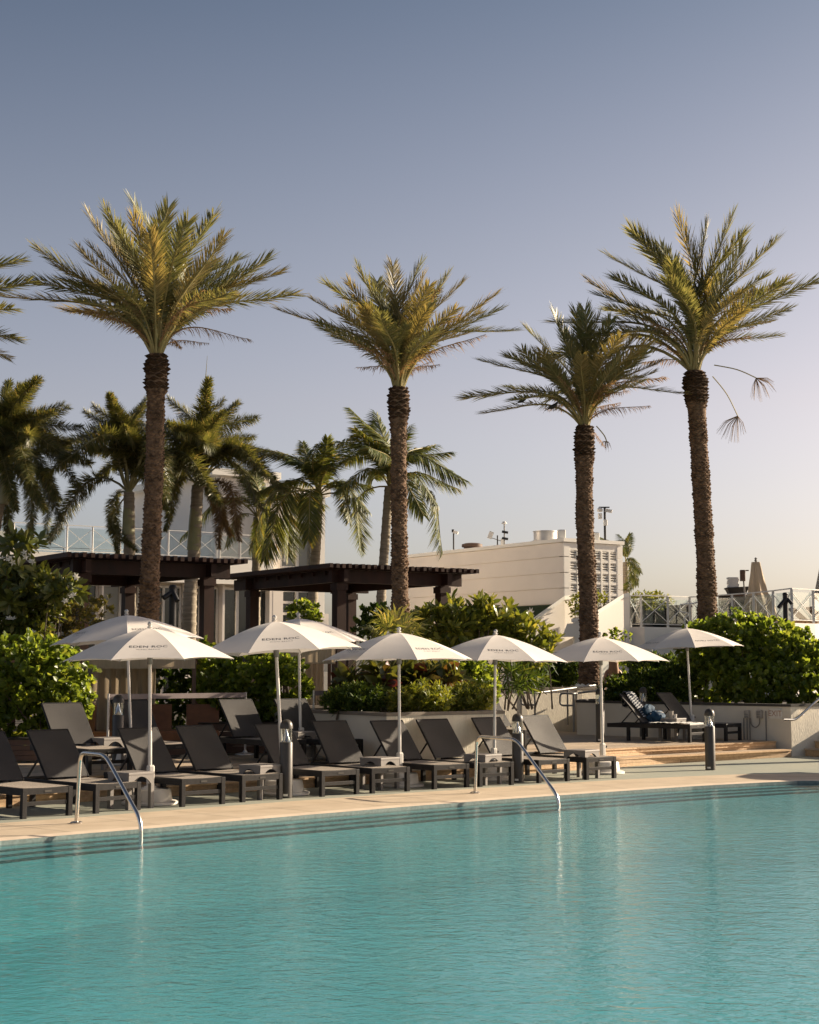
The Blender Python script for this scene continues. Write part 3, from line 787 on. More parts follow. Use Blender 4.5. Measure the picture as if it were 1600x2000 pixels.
stair_wall("stair_wall", "white sloping stair parapet right of the third tall palm, ending at the terrace railing", [wp(1160, 1226, 50.5), wp(1168, 1200, 50.6), wp(1218, 1168, 51.5), wp(1229, 1166, 51.6)], 0.5, 0.3, 50)
t = thing("gate_pier", "cream stair pier with cap just left of the third tall palm's trunk", "pier", A(1129, 1310, 49.6))
b_ = t.location
MB().box(b_.x - 0.12, b_.x + 0.32, b_.y - 0.2, b_.y + 0.2, 0.6, A(0, 1215, 49.6).z).build("shaft", M_bpale, t, world=True)
MB().box(b_.x - 0.17, b_.x + 0.37, b_.y - 0.25, b_.y + 0.25, A(0, 1215, 49.6).z + 0.002, A(0, 1208, 49.6).z).build("cap", M_bpale, t, world=True)
MB().hexa([wp(1098, 1244, 49.2), wp(1124, 1244, 49.2), wp(1124, 1244, 49.8), wp(1098, 1244, 49.8), wp(1108, 1218, 49.2), wp(1124, 1217, 49.2), wp(1124, 1217, 49.8), wp(1108, 1218, 49.8)]).build("ramp_block", M_bpale, t, world=True)

ZT = 3.22
rail_px = [(1229, 1164), (1252, 1163), (1304, 1164.5), (1347, 1166.5), (1389, 1164), (1430, 1161), (1472, 1158), (1510, 1154), (1546, 1149.5), (1588, 1152), (1640, 1156), (1700, 1160)]
RP = []
for px, py in rail_px:
    Y = 2.50 * 3000 / (1307 - py); p = A(px, py, Y); RP.append(V(p.x, p.y, ZT))
tr = MB()
back = [p + V(6, 22, 0) for p in RP]
n_ = len(RP)
tr.add([(*p.xy, ZT - 0.01) for p in RP] + [(*p.xy, ZT - 0.01) for p in back], [(i, i + 1, n_ + i + 1, n_ + i) for i in range(n_ - 1)])
structure(tr.build("terrace_floor", M_pave))
t = thing("terrace_wall", "cream retaining wall under the terrace railing, behind the right hedge", "wall", (*RP[5].xy, 0.5))
for i in range(n_ - 1):
    a, b = RP[i], RP[i + 1]; nn = V(0, -0.12, 0)
    MB().hexa([(*(a + nn).xy, 0.3), (*(b + nn).xy, 0.3), (*(b - nn).xy, 0.3), (*(a - nn).xy, 0.3), (*(a + nn).xy, ZT), (*(b + nn).xy, ZT), (*(b - nn).xy, ZT), (*(a - nn).xy, ZT)]).build("wall_panel", M_bpale, t, world=True)
MB().box(RP[0].x - 1.2, RP[0].x + 0.42, RP[0].y - 0.6, RP[0].y - 0.13, 0.3, ZT - 0.02).build("buttress", M_bwall, t, world=True)
railing(RP, 1.05, "white terrace railing with crossed rods and glass above the right hedge", pw=0.07, th=0.8)

# ================================================================== OBJECTS BY THE POOL
# ------------------------------------------------------------------ sun loungers
LW, LL, LH = 0.70, 1.95, 0.36
def lounger_proto():
    t = thing("sun_lounger", "", "sun lounger")
    hw = LW / 2; tree = []
    def part(mb, nm, m, smooth=False, subs=()):
        o_ = mb.build(nm, m, t, smooth=smooth); tree.append((o_, list(subs))); return o_
    fr = MB()
    for s_ in (-1, 1):
        x0, x1 = (-hw, -hw + 0.04) if s_ < 0 else (hw - 0.04, hw)
        fr.bevbox(x0, x1, 0.0, LL, LH - 0.085, LH, 0.006)
    part(fr, "side_rail", M_frame)
    fr = MB(); fr.bevbox(-hw + 0.041, hw - 0.041, 0.0, 0.04, LH - 0.075, LH - 0.004, 0.006); part(fr, "front_rail", M_frame)
    fr = MB(); fr.bevbox(-hw + 0.041, hw - 0.041, LL - 0.04, LL, LH - 0.075, LH - 0.004, 0.006); part(fr, "rear_rail", M_frame)
    for y in (0.0, 1.42):
        for x in (-hw, hw - 0.06):
            part(MB().bevbox(x - 0.003, x + 0.063, y - 0.003, y + 0.06, 0.0, LH - 0.002, 0.005), "leg", M_frame)
    part(MB().bevbox(-hw + 0.064, hw - 0.064, 0.012, 0.04, 0.15, 0.20, 0.004), "stretcher", M_frame)
    # seat sling, slightly slack
    q = MB(); nx, ny = 8, 10; vs = []
    for j in range(ny + 1):
        for i in range(nx + 1):
            u, v = i / nx, j / ny
            vs.append((-hw + 0.03 + u * (LW - 0.06), 0.03 + v * 1.10, LH + 0.004 - 0.022 * math.sin(math.pi * u) * (0.3 + 0.7 * math.sin(math.pi * v))))
    fs = [(j * (nx + 1) + i, j * (nx + 1) + i + 1, (j + 1) * (nx + 1) + i + 1, (j + 1) * (nx + 1) + i) for j in range(ny) for i in range(nx)]
    q.add(vs, fs); part(q, "seat_sling", M_sling, True)
    # backrest
    P0 = V(0, 1.12, LH + 0.012); P1 = V(0, 1.63, LH + 0.615)
    bt = MB()
    for s_ in (-1, 1):
        bt.tube([P0 + V(s_ * (hw - 0.03), 0, 0), P1 + V(s_ * (hw - 0.035), 0, 0)], 0.017, 8)
    bt.tube([P1 + V(-hw + 0.03, 0, 0), P1 + V(hw - 0.03, 0, 0)], 0.017, 8)
    part(bt, "backrest_frame", M_frame, True)
    q = MB(); vs = []; nx, ny = 8, 8
    n_ = (P1 - P0).cross(V(1, 0, 0)).normalized()
    if n_.y > 0: n_ = -n_
    for j in range(ny + 1):
        for i in range(nx + 1):
            u, v = i / nx, j / ny
            p = P0.lerp(P1, 0.015 + 0.985 * v) + V((u - 0.5) * (LW - 0.066), 0, 0) + n_ * (0.012 - 0.022 * math.sin(math.pi * u) * math.sin(math.pi * min(1, v * 1.0)) + 0.012 * math.sin(math.pi * v))
            vs.append(p)
    q.add(vs, fs[:0] + [(j * (nx + 1) + i, j * (nx + 1) + i + 1, (j + 1) * (nx + 1) + i + 1, (j + 1) * (nx + 1) + i) for j in range(ny) for i in range(nx)])
    part(q, "backrest_sling", M_sling, True)
    for s_ in (-1, 1):
        m_ = P0.lerp(P1, 0.42)
        part(MB().bar(m_ + V(s_ * (hw - 0.045), 0.02, 0), V(s_ * (hw - 0.05), 1.66, LH - 0.03), 0.02, 0.02), "prop_strut", M_frame)
    q = MB(); q.box(-0.05, 0.05, -0.0045, -0.002, LH - 0.055, LH - 0.03); part(q, "maker_plate", M_capdark)
    return t, tree
L0, LT = lounger_proto()
GL = "charcoal sun loungers set out around the pool"
used = []
def put_lounger(P, rz, label):
    if not used:
        L0.location = P; L0.rotation_euler = (0, 0, rz); L0['label'] = label; L0['group'] = GL; used.append(1); return L0
    o_ = copy_tree(L0, LT, P, rz, label, GL)
    tilt = Matrix.Translation((0, 1.12, 0.372)) @ Matrix.Rotation(R(random.uniform(-2.2, 2.2)), 4, 'X') @ Matrix.Translation((0, -1.12, -0.372))
    for c in o_.children:
        if c.name.startswith("backrest"): c.matrix_basis = tilt
    return o_
front = [((41, 1601), (143, 1592), "charcoal sun lounger at the far left, cut by the left edge of the photo"),
         ((180, 1591), (280, 1581), "charcoal sun lounger half in sun right behind the left steel pool handrail"),
         ((351, 1577), (443, 1570), "charcoal sun lounger just right of the leftmost front umbrella's pole and base"),
         ((468, 1568), (556, 1561), "charcoal sun lounger whose foot end reaches the front of the middle dark bollard"),
         ((625, 1557), (705, 1551), "charcoal sun lounger partly hidden behind the middle dark bollard"),
         ((725, 1550), (802, 1546), "charcoal sun lounger left of the planter corner, its foot crossing the central umbrella's base"),
         ((846, 1542), (918.6, 1538), "dark sun lounger just right of the central umbrella pole, before the scored wall"),
         ((936, 1537), (1005, 1533.5), "dark sun lounger before the bright scored wall, foot behind the right steel handrail"),
         ((1050, 1530), (1116, 1526), "sun lounger mostly in sun behind the right steel handrail, with the umbrella pole crossing it"),
         ((1143.4, 1523.5), (1206.8, 1520), "sunlit brownish sun lounger at the right end of the front row")]
angs = []
for a, b, _ in front:
    d_ = G(*b) - G(*a); angs.append(math.atan2(d_.y, d_.x))
am = sum(angs) / len(angs)
FRONT = []
for (a, b, lab), an in zip(front, angs):
    P = (G(*a) + G(*b)) / 2; rz = an * 0.45 + am * 0.55
    FRONT.append((P, rz)); put_lounger(P, rz, lab)
BACK = []
def back_lounger(px, py, rz, lab, dY=0.0):
    Y = (H - D - 0.985) * 3000 / (py - 1307) + dY
    tl = A(px, py, Y)
    c, s_ = math.cos(rz), math.sin(rz)
    lx, ly = -0.33, 1.635
    P = V(tl.x - (c * lx - s_ * ly), tl.y - (s_ * lx + c * ly), D + 0.001)
    BACK.append((P, rz)); return put_lounger(P, rz, lab)
back_lounger(80, 1375, R(38), "charcoal sun lounger on the timber deck in front of the bright left hedge", 0.9)
back_lounger(214, 1371, R(38), "dark sun lounger in shade behind the left bollard and the two left umbrella poles", 0.9)
back_lounger(425.6, 1367, R(38), "dark sun lounger with leaf shadows on its back, before the middle hedge's brown box", 0.6)
back_lounger(534, 1366, R(38), "dark sun lounger at the left end of the planter wall, behind the middle bollard", 0.4)
back_lounger(915, 1358, R(38), "sunlit sun lounger up on the deck right behind the planter wall's right end", 0.4)
R1 = back_lounger(1211, 1353.6, R(52), "dark sun lounger with striped towel and blue bundle, up on the right deck")
R2 = back_lounger(1282, 1352.5, R(52), "empty dark sun lounger beside the rightmost umbrella's pole on the right deck", -0.2)

# towels and bundle on the right-hand loungers
P, rz = BACK[5]
M4 = Matrix.Translation(P) @ Matrix.Rotation(rz, 4, 'Z')
def local_thing(name, label, cat, M4, at):
    t = thing(name, label, cat, M4 @ Vector(at), 0); t.rotation_euler = (0, 0, M4.to_euler().z); return t
t = local_thing("striped_towel", "black and white striped towel draped over a lounger back on the right deck", "towel", M4, (-0.16, 1.4, 0))
q = MB(); vs = []; nx, ny = 10, 22
P0 = V(0, 1.12, LH + 0.03); P1 = V(0, 1.63, LH + 0.645)
for j in range(ny + 1):
    for i in range(nx + 1):
        u, v = i / nx, j / ny
        x = -0.19 + 0.36 * u + 0.02 * math.sin(v * 9)
        if v < 0.72:
            p = P0.lerp(P1, 0.12 + v / 0.72 * 0.90) + V(0, -0.03, 0.02)
        else:
            k = (v - 0.72) / 0.28; p = P1 + V(0, 0.03 + 0.05 * math.sin(k * 3), 0.02 - k * 0.33)
        vs.append(p + V(x + 0.16 - 0.16, 0.012 * math.sin(u * 14 + v * 5), 0.012 * math.sin(u * 11)) - V(-0.16, 1.4, 0))
fq = lambda nx, ny: [(j * (nx + 1) + i, j * (nx + 1) + i + 1, (j + 1) * (nx + 1) + i + 1, (j + 1) * (nx + 1) + i) for j in range(ny) for i in range(nx)]
q.add(vs, fq(nx, ny)); q.build("towel_cloth", M_stripe, t, smooth=True)
for i in range(9):
    MB().tube([V(-0.03 + 0.04 * i, 0.30, 0.72), V(-0.03 + 0.04 * i, 0.31, 0.66)], [0.008, 0.014], 5).build("fringe_tassel", M_towel, t)
def lump(name, m, parent, c, r, seed, n=20, squash=0.35):
    q = MB(); vs = []; rr = random.Random(seed); ph = [rr.uniform(0, 6) for _ in range(6)]
    for j in range(n // 2 + 1):
        for i in range(n):
            a, b = 2 * math.pi * i / n, math.pi * j / (n // 2) - math.pi / 2
            k = 1 + (0.10 * math.sin(3 * a + ph[0] + 2 * b) + 0.10 * math.sin(5 * a + ph[1] - 3 * b) + 0.07 * math.sin(9 * a + 4 * b + ph[2])) * math.cos(b) + 0.05 * math.sin(7 * b + ph[3])
            vs.append((c[0] + r[0] * k * math.cos(a) * math.cos(b), c[1] + r[1] * k * math.sin(a) * math.cos(b), c[2] + r[2] * k * math.sin(b)))
    h = n // 2
    q.add(vs, [(j * n + i, j * n + (i + 1) % n, (j + 1) * n + (i + 1) % n, (j + 1) * n + i) for j in range(h) for i in range(n)])
    return q.build(name, m, parent, smooth=True)
t = local_thing("blue_bundle", "rumpled blue towel bundle leaning in the corner of the striped-towel lounger", "towel", M4, (0.12, 1.05, LH))
lump("bundle_cloth", M_blue, t, (0.02, 0, 0.13), (0.22, 0.18, 0.14), 4, 28)
lump("bundle_fold", M_blue, t, (-0.04, 0.15, 0.26), (0.19, 0.11, 0.13), 9, 28)
MB().tube([(-0.18, 0.02, 0.20), (-0.05, -0.10, 0.25), (0.12, -0.12, 0.22), (0.21, -0.04, 0.16)], 0.008, 6).build("cord", M_towel, t, smooth=True)
t = local_thing("white_towel", "white towel spread flat on the seat of the striped-towel lounger", "towel", M4, (0, 0.5, LH))
q = MB(); vs = []; nx, ny = 16, 26
for j in range(ny + 1):
    for i in range(nx + 1):
        u, v = i / nx, j / ny
        vs.append((-0.30 + 0.6 * u, -0.46 + 0.94 * v, 0.012 + 0.016 * abs(math.sin(u * 9 + v * 7)) + 0.014 * abs(math.sin(v * 23 + u * 4))))
q.add(vs, fq(nx, ny)); q.build("towel_cloth", M_towel, t, smooth=True)
q = MB(); q.bevbox(-0.30, 0.30, -0.475, -0.462, 0.0, 0.03, 0.004); q.build("towel_hem", M_towel, t)

# ------------------------------------------------------------------ side tables
def table_proto():
    t = thing("side_table", "", "side table"); tree = []
    S, hh = 0.44, 0.47
    def part(mb, nm, m=M_grey): o_ = mb.build(nm, m, t); tree.append((o_, [])); return o_
    part(MB().bevbox(-S / 2, S / 2, -S / 2, S / 2, hh - 0.03, hh, 0.01), "table_top")
    for k in range(4):
        q = MB(); n = 14
        vs = []
        for i in range(n + 1):
            x = -S / 2 + 0.012 + (S - 0.024) * i / n; e = abs(x) / (S / 2 - 0.06)
            zb = hh - 0.055 - (0.10 * max(0, e * e) if e < 1 else 0.12)
            vs += [(x, -S / 2 + 0.006, zb), (x, -S / 2 + 0.006, hh - 0.03), (x, -S / 2 + 0.026, zb), (x, -S / 2 + 0.026, hh - 0.03)]
        fs = []
        for i in range(n):
            a, b = i * 4, i * 4 + 4
            fs += [(a, b, b + 1, a + 1), (a + 2, a + 3, b + 3, b + 2), (a, a + 2, b + 2, b)]
        q.add([Matrix.Rotation(k * math.pi / 2, 3, 'Z') @ Vector(p) for p in vs], fs); part(q, "apron")
        c = Matrix.Rotation(k * math.pi / 2, 3, 'Z') @ Vector((S / 2 - 0.035, S / 2 - 0.035, 0))
        part(MB().bevbox(c.x - 0.032, c.x + 0.032, c.y - 0.032, c.y + 0.032, 0.0, hh - 0.155, 0.008), "leg")
    return t, tree
T0, TT = table_proto()
def put_table(P, rz, label, first=[]):
    GT = "grey moulded side tables between the loungers"
    if not first:
        T0.location = P; T0.rotation_euler = (0, 0, rz); T0['label'] = label; T0['group'] = GT; first.append(1); return T0
    return copy_tree(T0, TT, P, rz, label, GT)
def tab_at(px, py, z): return G(px, py, z + 0.47) - V(0, 0, 0.47) + V(0, 0.30, 0)
for px, py, z, lab in ((248, 1510, 0, "grey side table beside the leftmost front umbrella base"),
                       (505, 1495.5, 0, "grey side table left of the middle bollard"),
                       (741, 1481, 0, "grey side table at the foot of the central umbrella"),
                       (945, 1474.5, 0, "grey side table behind the right steel handrail"),
                       (1140, 1466, 0, "sunlit grey side table behind the rightmost front lounger"),
                       (200, 1442, D, "grey side table on the deck in front of the left rear bollard"),
                       (598, 1441, D, "grey side table up on the deck by the rear centre umbrella sleeve"),
                       (1318, 1403.5, D, "grey side table with cups between the two right-deck loungers")):
    P = tab_at(px, py, z) if px != 598 else V(A(582, 1450, 25.6).x, 25.6, D)
    put_table(P, am + R(8) if px < 1200 else R(52), lab)
PT = tab_at(1318, 1403.5, D) + V(0, 0, 0.47)
def cup(P, r, h, m, lab):
    t = thing("drink_cup", lab, "cup", P)
    MB().lathe([(r * 0.75, 0), (r, h), (r - 0.004, h), (r * 0.7, 0.01)], 14).build("cup_body", m, t, smooth=True)
    MB().lathe([(r * 0.9, 0), (r * 0.9, 0.006)], 14, (0, 0, h * 0.8)).build("drink", M_leather, t)
cup(PT + V(-0.04, -0.05, 0.001), 0.06, 0.15, M_concrete, "tall grey cup on the right-deck side table")
cup(PT + V(0.05, -0.02, 0.001), 0.05, 0.08, M_plastic, "low white cup on the right-deck side table")

# ------------------------------------------------------------------ umbrellas
UR, UH, UD = 1.24, 2.41, 0.44
AP = UR * math.cos(R(22.5))
def cz(rho): return UH - UD * (max(rho, 0) / AP) ** 1.45
def text_mesh(txt, size, sx=1.0, name="txt", space=1.0):
    cu = bpy.data.curves.new(name, 'FONT'); cu.body = txt; cu.size = size; cu.align_x = 'CENTER'; cu.align_y = 'CENTER'
    cu.resolution_u = 3;  cu.space_character = space
    o_ = bpy.data.objects.new(name, cu); col.objects.link(o_)
    dg = bpy.context.evaluated_depsgraph_get(); dg.update()
    me = bpy.data.meshes.new_from_object(o_.evaluated_get(dg))
    vs = [(v.co.x * sx, v.co.y) for v in me.vertices]; fs = [tuple(p.vertices) for p in me.polygons]
    bpy.data.objects.remove(o_); bpy.data.curves.remove(cu); bpy.data.meshes.remove(me)
    return vs, fs
def lettering(lines):
    q = MB()
    for txt, size, rho, sx, sp_ in lines:
        vs, fs = text_mesh(txt, size, sx, space=sp_)
        out = []
        for x, y in vs:
            r_ = rho - y; sl = UD * 1.45 / AP * (r_ / AP) ** 0.45
            n_ = V(0, -sl, 1).normalized() * 0.0016
            u = x / (math.tan(R(22.5)) * r_)
            out.append(V(x, -r_, cz(r_) - 0.0108 * (1 - u * u) * (r_ / AP)) + n_)
        q.add(out, fs)
    return q
EDEN = [("EDEN ROC", 0.082, 0.80, 1.2, 1.08), ("MIAMI BEACH", 0.030, 0.876, 1.3, 1.35)]
NOBU = [("NOBU HOTEL", 0.066, 0.86, 1.3, 1.15)]
eden_me = lettering(EDEN).mesh("lettering", M_print)
nobu_me = lettering(NOBU).mesh("lettering", M_print)
def umbrella_meshes():
    d = {}
    q = MB(); vs = []; nx, nr = 8, 10
    tn = math.tan(R(22.5))
    for j in range(nr + 1):
        rho = 0.015 + (AP - 0.015) * j / nr
        for i in range(nx + 1):
            u = i / nx * 2 - 1
            r_ = rho
            if j == nr: r_ = AP * (1 - 0.055 * (1 - u * u))
            x = u * tn * (r_ if j < nr else rho * (1 - 0.0))
            sag = 0.018 * (1 - u * u) * (rho / AP)
            vs.append((x, -r_, cz(r_) - sag * 0.6))
    q.add(vs, fq(nx, nr)); d['panel'] = q.mesh("canopy_panel", M_canvas, True)
    q = MB(); pts = []
    for j in range(9):
        r_ = 0.03 + (UR - 0.035) * j / 8; pts.append((r_ * math.sin(R(22.5)), -r_ * math.cos(R(22.5)), cz(r_ * math.cos(R(22.5))) - 0.012))
    q.tube(pts, 0.006, 5); d['rib'] = q.mesh("rib", M_pole, True)
    q = MB(); q.lathe([(0.03, UH + 0.005), (0.045, UH + 0.02), (0.02, UH + 0.03), (0.034, UH + 0.05), (0.036, UH + 0.068), (0.02, UH + 0.09), (0.004, UH + 0.095)], 14); d['finial'] = q.mesh("finial", M_pole, True)
    q = MB(); q.tube([(0, 0, 0.14), (0, 0, 1.0)], 0.028, 12); q.tube([(0, 0, 1.0), (0, 0, UH)], 0.024, 12); d['pole'] = q.mesh("pole", M_pole, True)
    q = MB(); q.lathe([(0.032, UH - 0.50), (0.04, UH - 0.49), (0.04, UH - 0.40), (0.03, UH - 0.39)], 14); d['runner'] = q.mesh("runner", M_steelgrey, True)
    q = MB(); q.bevbox(-0.046, 0.046, -0.046, 0.046, 0.20, 0.52, 0.02); d['sleeve'] = q.mesh("sleeve", M_plastic)
    q = MB(); q.tube([(0.04, 0, 0.46), (0.085, 0, 0.46)], [0.012, 0.022], 8); d['knob'] = q.mesh("knob", M_black)
    q = MB(); q.lathe([(0.29, 0.045), (0.295, 0.06), (0.275, 0.19), (0.26, 0.21), (0.1, 0.215), (0.08, 0.24), (0.045, 0.25)], 32); d['drum'] = q.mesh("base_drum", M_plastic, True)
    q = MB(); q.lathe([(0.36, 0.0), (0.375, 0.01), (0.375, 0.035), (0.35, 0.05), (0.28, 0.052)], 32); d['plate'] = q.mesh("base_plate", M_plastic, True)
    return d
UM = umbrella_meshes()
UMB = []
def umbrella(P, top, rot, label, first_text=0, nobu=False, s=1.0):
    """P: foot, top: where the finial is (gives the lean), rot: which way the lettered panels look"""
    t = thing("parasol", label, "parasol", P, group="cream market parasols along the pool")
    ax = (top - P).normalized()
    q = Vector((0, 0, 1)).rotation_difference(ax)
    k = (top - P).length / (UH + 0.08)
    Mr = q.to_matrix().to_4x4() @ Matrix.Scale(k * s, 4)
    for nm, key in (("finial", 'finial'), ("pole", 'pole'), ("runner", 'runner')): link(UM[key], nm, t, mw=Mr)
    for i in range(8):
        Rz = Matrix.Rotation(rot + i * math.pi / 4, 4, 'Z')
        pn = link(UM['panel'], "canopy_panel", t, mw=Mr @ Rz)
        if i % 2 == 0: link(nobu_me if nobu else eden_me, "lettering", pn)
        link(UM['rib'], "rib", t, mw=Mr @ Rz)
    for nm, key in (("sleeve", 'sleeve'), ("knob", 'knob'), ("base_drum", 'drum'), ("base_plate", 'plate')): link(UM[key], nm, t, rot=(0, 0, 0.6))
    UMB.append(t); return t
def umb(bx, by, z, tx, ty, rot, label, nobu=False, Y=None):
    P = G(bx, by, z) if Y is None else V(A(bx, 1450, Y).x, Y, z)
    top = A(tx, ty, P.y)
    return umbrella(P, top, R(rot), label, nobu=nobu)
umb(293, 1571, 0, 293, 1216, 8, "cream parasol farthest left in the front row, EDEN ROC panel facing the camera")
umb(258, 0, D, 247, 1192, 33, "cream parasol rising behind the leftmost front one, its pole beside the rear bollard", Y=24.4)
umb(554, 1552, 0, 536, 1203, 10, "cream parasol with a leaning pole behind the middle dark bollard")
umb(588, 0, D, 583, 1199, 30, "cream parasol mostly hidden behind the middle one, pole at the planter wall's left end", Y=25.9)
umb(781, 1536, 0, 779, 1226, 36, "cream parasol in the centre with its lettered panel lit on the right side")
umb(965, 1524, 0, 968, 1231, 6, "cream parasol above the right steel handrail, far side lettering seen through underneath")
umb(1178, 1511, 0, 1172, 1236, 2, "cream parasol over the last sunlit lounger at the right end of the front row")
umb(1353, 0, D, 1340, 1220, 20, "cream parasol on the right deck beside the big hedge, lettered NOBU HOTEL", True, Y=33.3)

umbrella(V(11.3, 28.2, 0), V(11.3, 28.2, 2.49), 0.3, "cream parasol added unseen beyond the right edge to cast a long shadow on the deck")  # out-of-view parasol added so that its long shadow falls on the deck
# ------------------------------------------------------------------ bollards
def boll_proto():
    t = thing("bollard_light", "", "bollard light"); tree = []
    def part(mb, nm, m, sm=True): o_ = mb.build(nm, m, t, smooth=sm); tree.append((o_, [])); return o_
    r = 0.092
    part(MB().lathe([(r, 0.0), (r, 0.765), (r - 0.006, 0.775), (0.02, 0.776)], 28), "body", M_boll)
    part(MB().lathe([(r - 0.004, 0.776), (r - 0.004, 0.965)], 28), "lens", M_glass)
    part(MB().lathe([(r - 0.012, 0.777), (0.055, 0.81), (0.012, 0.945), (0.012, 0.963)], 24), "reflector_cone", M_reflector)
    part(MB().lathe([(r, 0.965), (r, 0.995), (r * 0.93, 1.03), (r * 0.78, 1.06), (r * 0.55, 1.08), (r * 0.25, 1.092), (0.004, 1.095)], 28), "dome_cap", M_boll)
    q = MB()
    for k in range(4):
        a = k * math.pi / 2 + 0.5; q.bar((0.075 * math.cos(a), 0.075 * math.sin(a), 0.77), (0.075 * math.cos(a), 0.075 * math.sin(a), 0.97), 0.007)
    part(q, "lens_rod", M_reflector, False)
    part(MB().box(-0.03, 0.03, -r - 0.002, -r + 0.02, 0.03, 0.06), "maker_plate", M_bpale, False)
    return t, tree
B0, BT = boll_proto()
first = True
for px, py, z, lab in ((558.5, 1558.5, 0, "dark bollard light in the middle, standing before the leaning parasol pole"),
                       (1012, 1528, 0, "dark bollard light between the two sunlit loungers, behind the right handrail"),
                       (1388, 1504, 0, "dark bollard light standing alone on the bare deck at right"),
                       (231, None, D, "dark bollard light on the timber deck beside the two left parasol poles"),
                       (1173, 1449, D, "dark bollard light hidden behind the last front parasol's pole"),
                       (1258, 1439, D, "dark bollard light behind the lounger with the striped towel")):
    P = G(px, py, z) if py else V(A(px, 1400, 24.3).x, 24.3, D)
    if first: B0.location = P; B0['label'] = lab; B0['group'] = "dome-topped bollard lights"; first = False
    else: copy_tree(B0, BT, P, random.uniform(-0.5, 0.5), lab, "dome-topped bollard lights")

# ------------------------------------------------------------------ pool handrails
def smooth_path(pts, n=6):
    out = []
    P = [pts[0]] + list(pts) + [pts[-1]]
    for i in range(1, len(P) - 2):
        for k in range(n):
            t = k / n; p0, p1, p2, p3 = P[i - 1], P[i], P[i + 1], P[i + 2]
            out.append(0.5 * ((2 * p1) + (p2 - p0) * t + (2 * p0 - 5 * p1 + 4 * p2 - p3) * t * t + (3 * p1 - p0 - 3 * p2 + p3) * t ** 3))
    out.append(pts[-1]); return out
def rounded(pts, r, n=6):
    out = [pts[0]]
    for a, b, c in zip(pts, pts[1:], pts[2:]):
        u = (a - b).normalized() * min(r, (a - b).length * 0.45); v = (c - b).normalized() * min(r, (c - b).length * 0.45)
        for k in range(n + 1):
            t = k / n; out.append((b + u) * (1 - t) ** 2 + b * 2 * t * (1 - t) + (b + v) * t * t)
    out.append(pts[-1]); return out
def handrail(foot_px, top_px, knee_px, bend_px, label):
    f = G(*foot_px); t = thing("pool_handrail", label, "handrail", f, group="stainless handrails at the pool steps")
    zt = A(*top_px, f.y).z
    top = V(f.x + 0.03, f.y, zt)
    # the rail runs from the foot over the edge into the water, square to the pool edge
    dirn = V(0.63, -0.775, 0)
    def along(px, z):
        k = (px - 800) / F * 1.0; lo_, hi = 0.0, 4.0
        for _ in range(50):
            m_ = (lo_ + hi) / 2; p = f + dirn * m_
            if (p.x / p.y) < k: lo_ = m_
            else: hi = m_
        p = f + dirn * lo_; return V(p.x, p.y, z)
    def zz(px, py):
        p = along(px, 0); return V(p.x, p.y, A(px, py, p.y).z)
    k1, k2 = zz(*knee_px), zz(*bend_px)
    pts = [V(f.x, f.y, 0.0), top, k1, k2, V(k2.x + 0.01, k2.y, -0.45)]
    MB().tube(rounded(pts, 0.13), 0.024, 12).build("rail_tube", M_steel, t, world=True, smooth=True)
    MB().lathe([(0.075, 0.004), (0.075, 0.016), (0.055, 0.026), (0.03, 0.03)], 20).build("foot_flange", M_steel, t, smooth=True)
handrail((149, 1609), (156, 1470), (212, 1475), (283, 1602), "left stainless steel pool handrail curving into the water")
handrail((928, 1550), (932, 1438), (1006, 1444), (1087, 1557), "right stainless steel pool handrail curving into the water")

# ------------------------------------------------------------------ ramp handrails, wall handrail, stairs
def rail_loop(name, label, pts, posts, r=0.022, m=M_steelgrey):
    t = thing(name, label, "handrail", pts[0])
    MB().tube(rounded(pts, 0.09), r, 8).build("rail_tube", m, t, world=True, smooth=True)
    for a, b in posts: MB().tube([a, b], r, 8).build("post", m, t, world=True, smooth=True)
Y1 = 36.2
rail_loop("ramp_handrail", "rear grey ramp handrail with looped end before the sunlit cream wall",
          [A(1045, 1377, Y1), A(1018, 1377, Y1), A(1018, 1353, Y1), A(1045, 1354, Y1), A(1172, 1337, 38.5)],
          [(A(1045, 1354, Y1), A(1045, 1418, Y1)), (A(1109, 1346, 37.3), A(1109, 1416, 37.3))])
Y1 = 35.4
rail_loop("ramp_handrail", "front grey ramp handrail with looped end at the left end of the EXIT wall",
          [A(1121, 1378, Y1), A(1094, 1378, Y1), A(1094, 1354, Y1), A(1121, 1355, Y1), A(1180, 1347, 37.5)],
          [(A(1121, 1355, Y1), A(1121, 1430, Y1))])
wd = V(*WR, 0); wx = V(BX[0], BX[1], 0).normalized(); wn_ = V(wx.y, -wx.x, 0)
a0 = wd - wx * 0.32 + wn_ * 0.10; a1 = wd + wx * 0.02 + wn_ * 0.10; a2 = wd + wx * 1.6 + wn_ * 0.10
rail_loop("stair_handrail", "steel handrail rising along the scored wall over the right wooden stairs",
          [V(a0.x, a0.y, 0.765), V(a1.x, a1.y, 0.755), V(a2.x, a2.y, 1.70)], [(V(*(wd + wx * 0.26).xy, 0.83), V(*(wd + wx * 0.26 + wn_ * 0.1).xy, 0.86))], 0.026, M_steel)
st = thing("wooden_stairs", "wooden stairs at the right edge climbing beside the scored wall", "stairs", (*(wd + wx * 0.8 + wn_ * 0.6).xy, 0))
for k in range(5):
    s0 = 0.30 + k * 0.30
    fr = Frame(wd, wx, wn_)
    MB().fbox(fr, s0 + 0.03, s0 + 0.4 if k < 4 else s0 + 3, 0.06, 1.9, k * 0.155 + 0.001, k * 0.155 + 0.125).build("riser", M_wood, st, world=True)
    MB().fbox(fr, s0, s0 + 0.34 if k < 4 else s0 + 3, 0.05, 1.92, k * 0.155 + 0.127, k * 0.155 + 0.155).build("tread", M_woodtop, st, world=True)

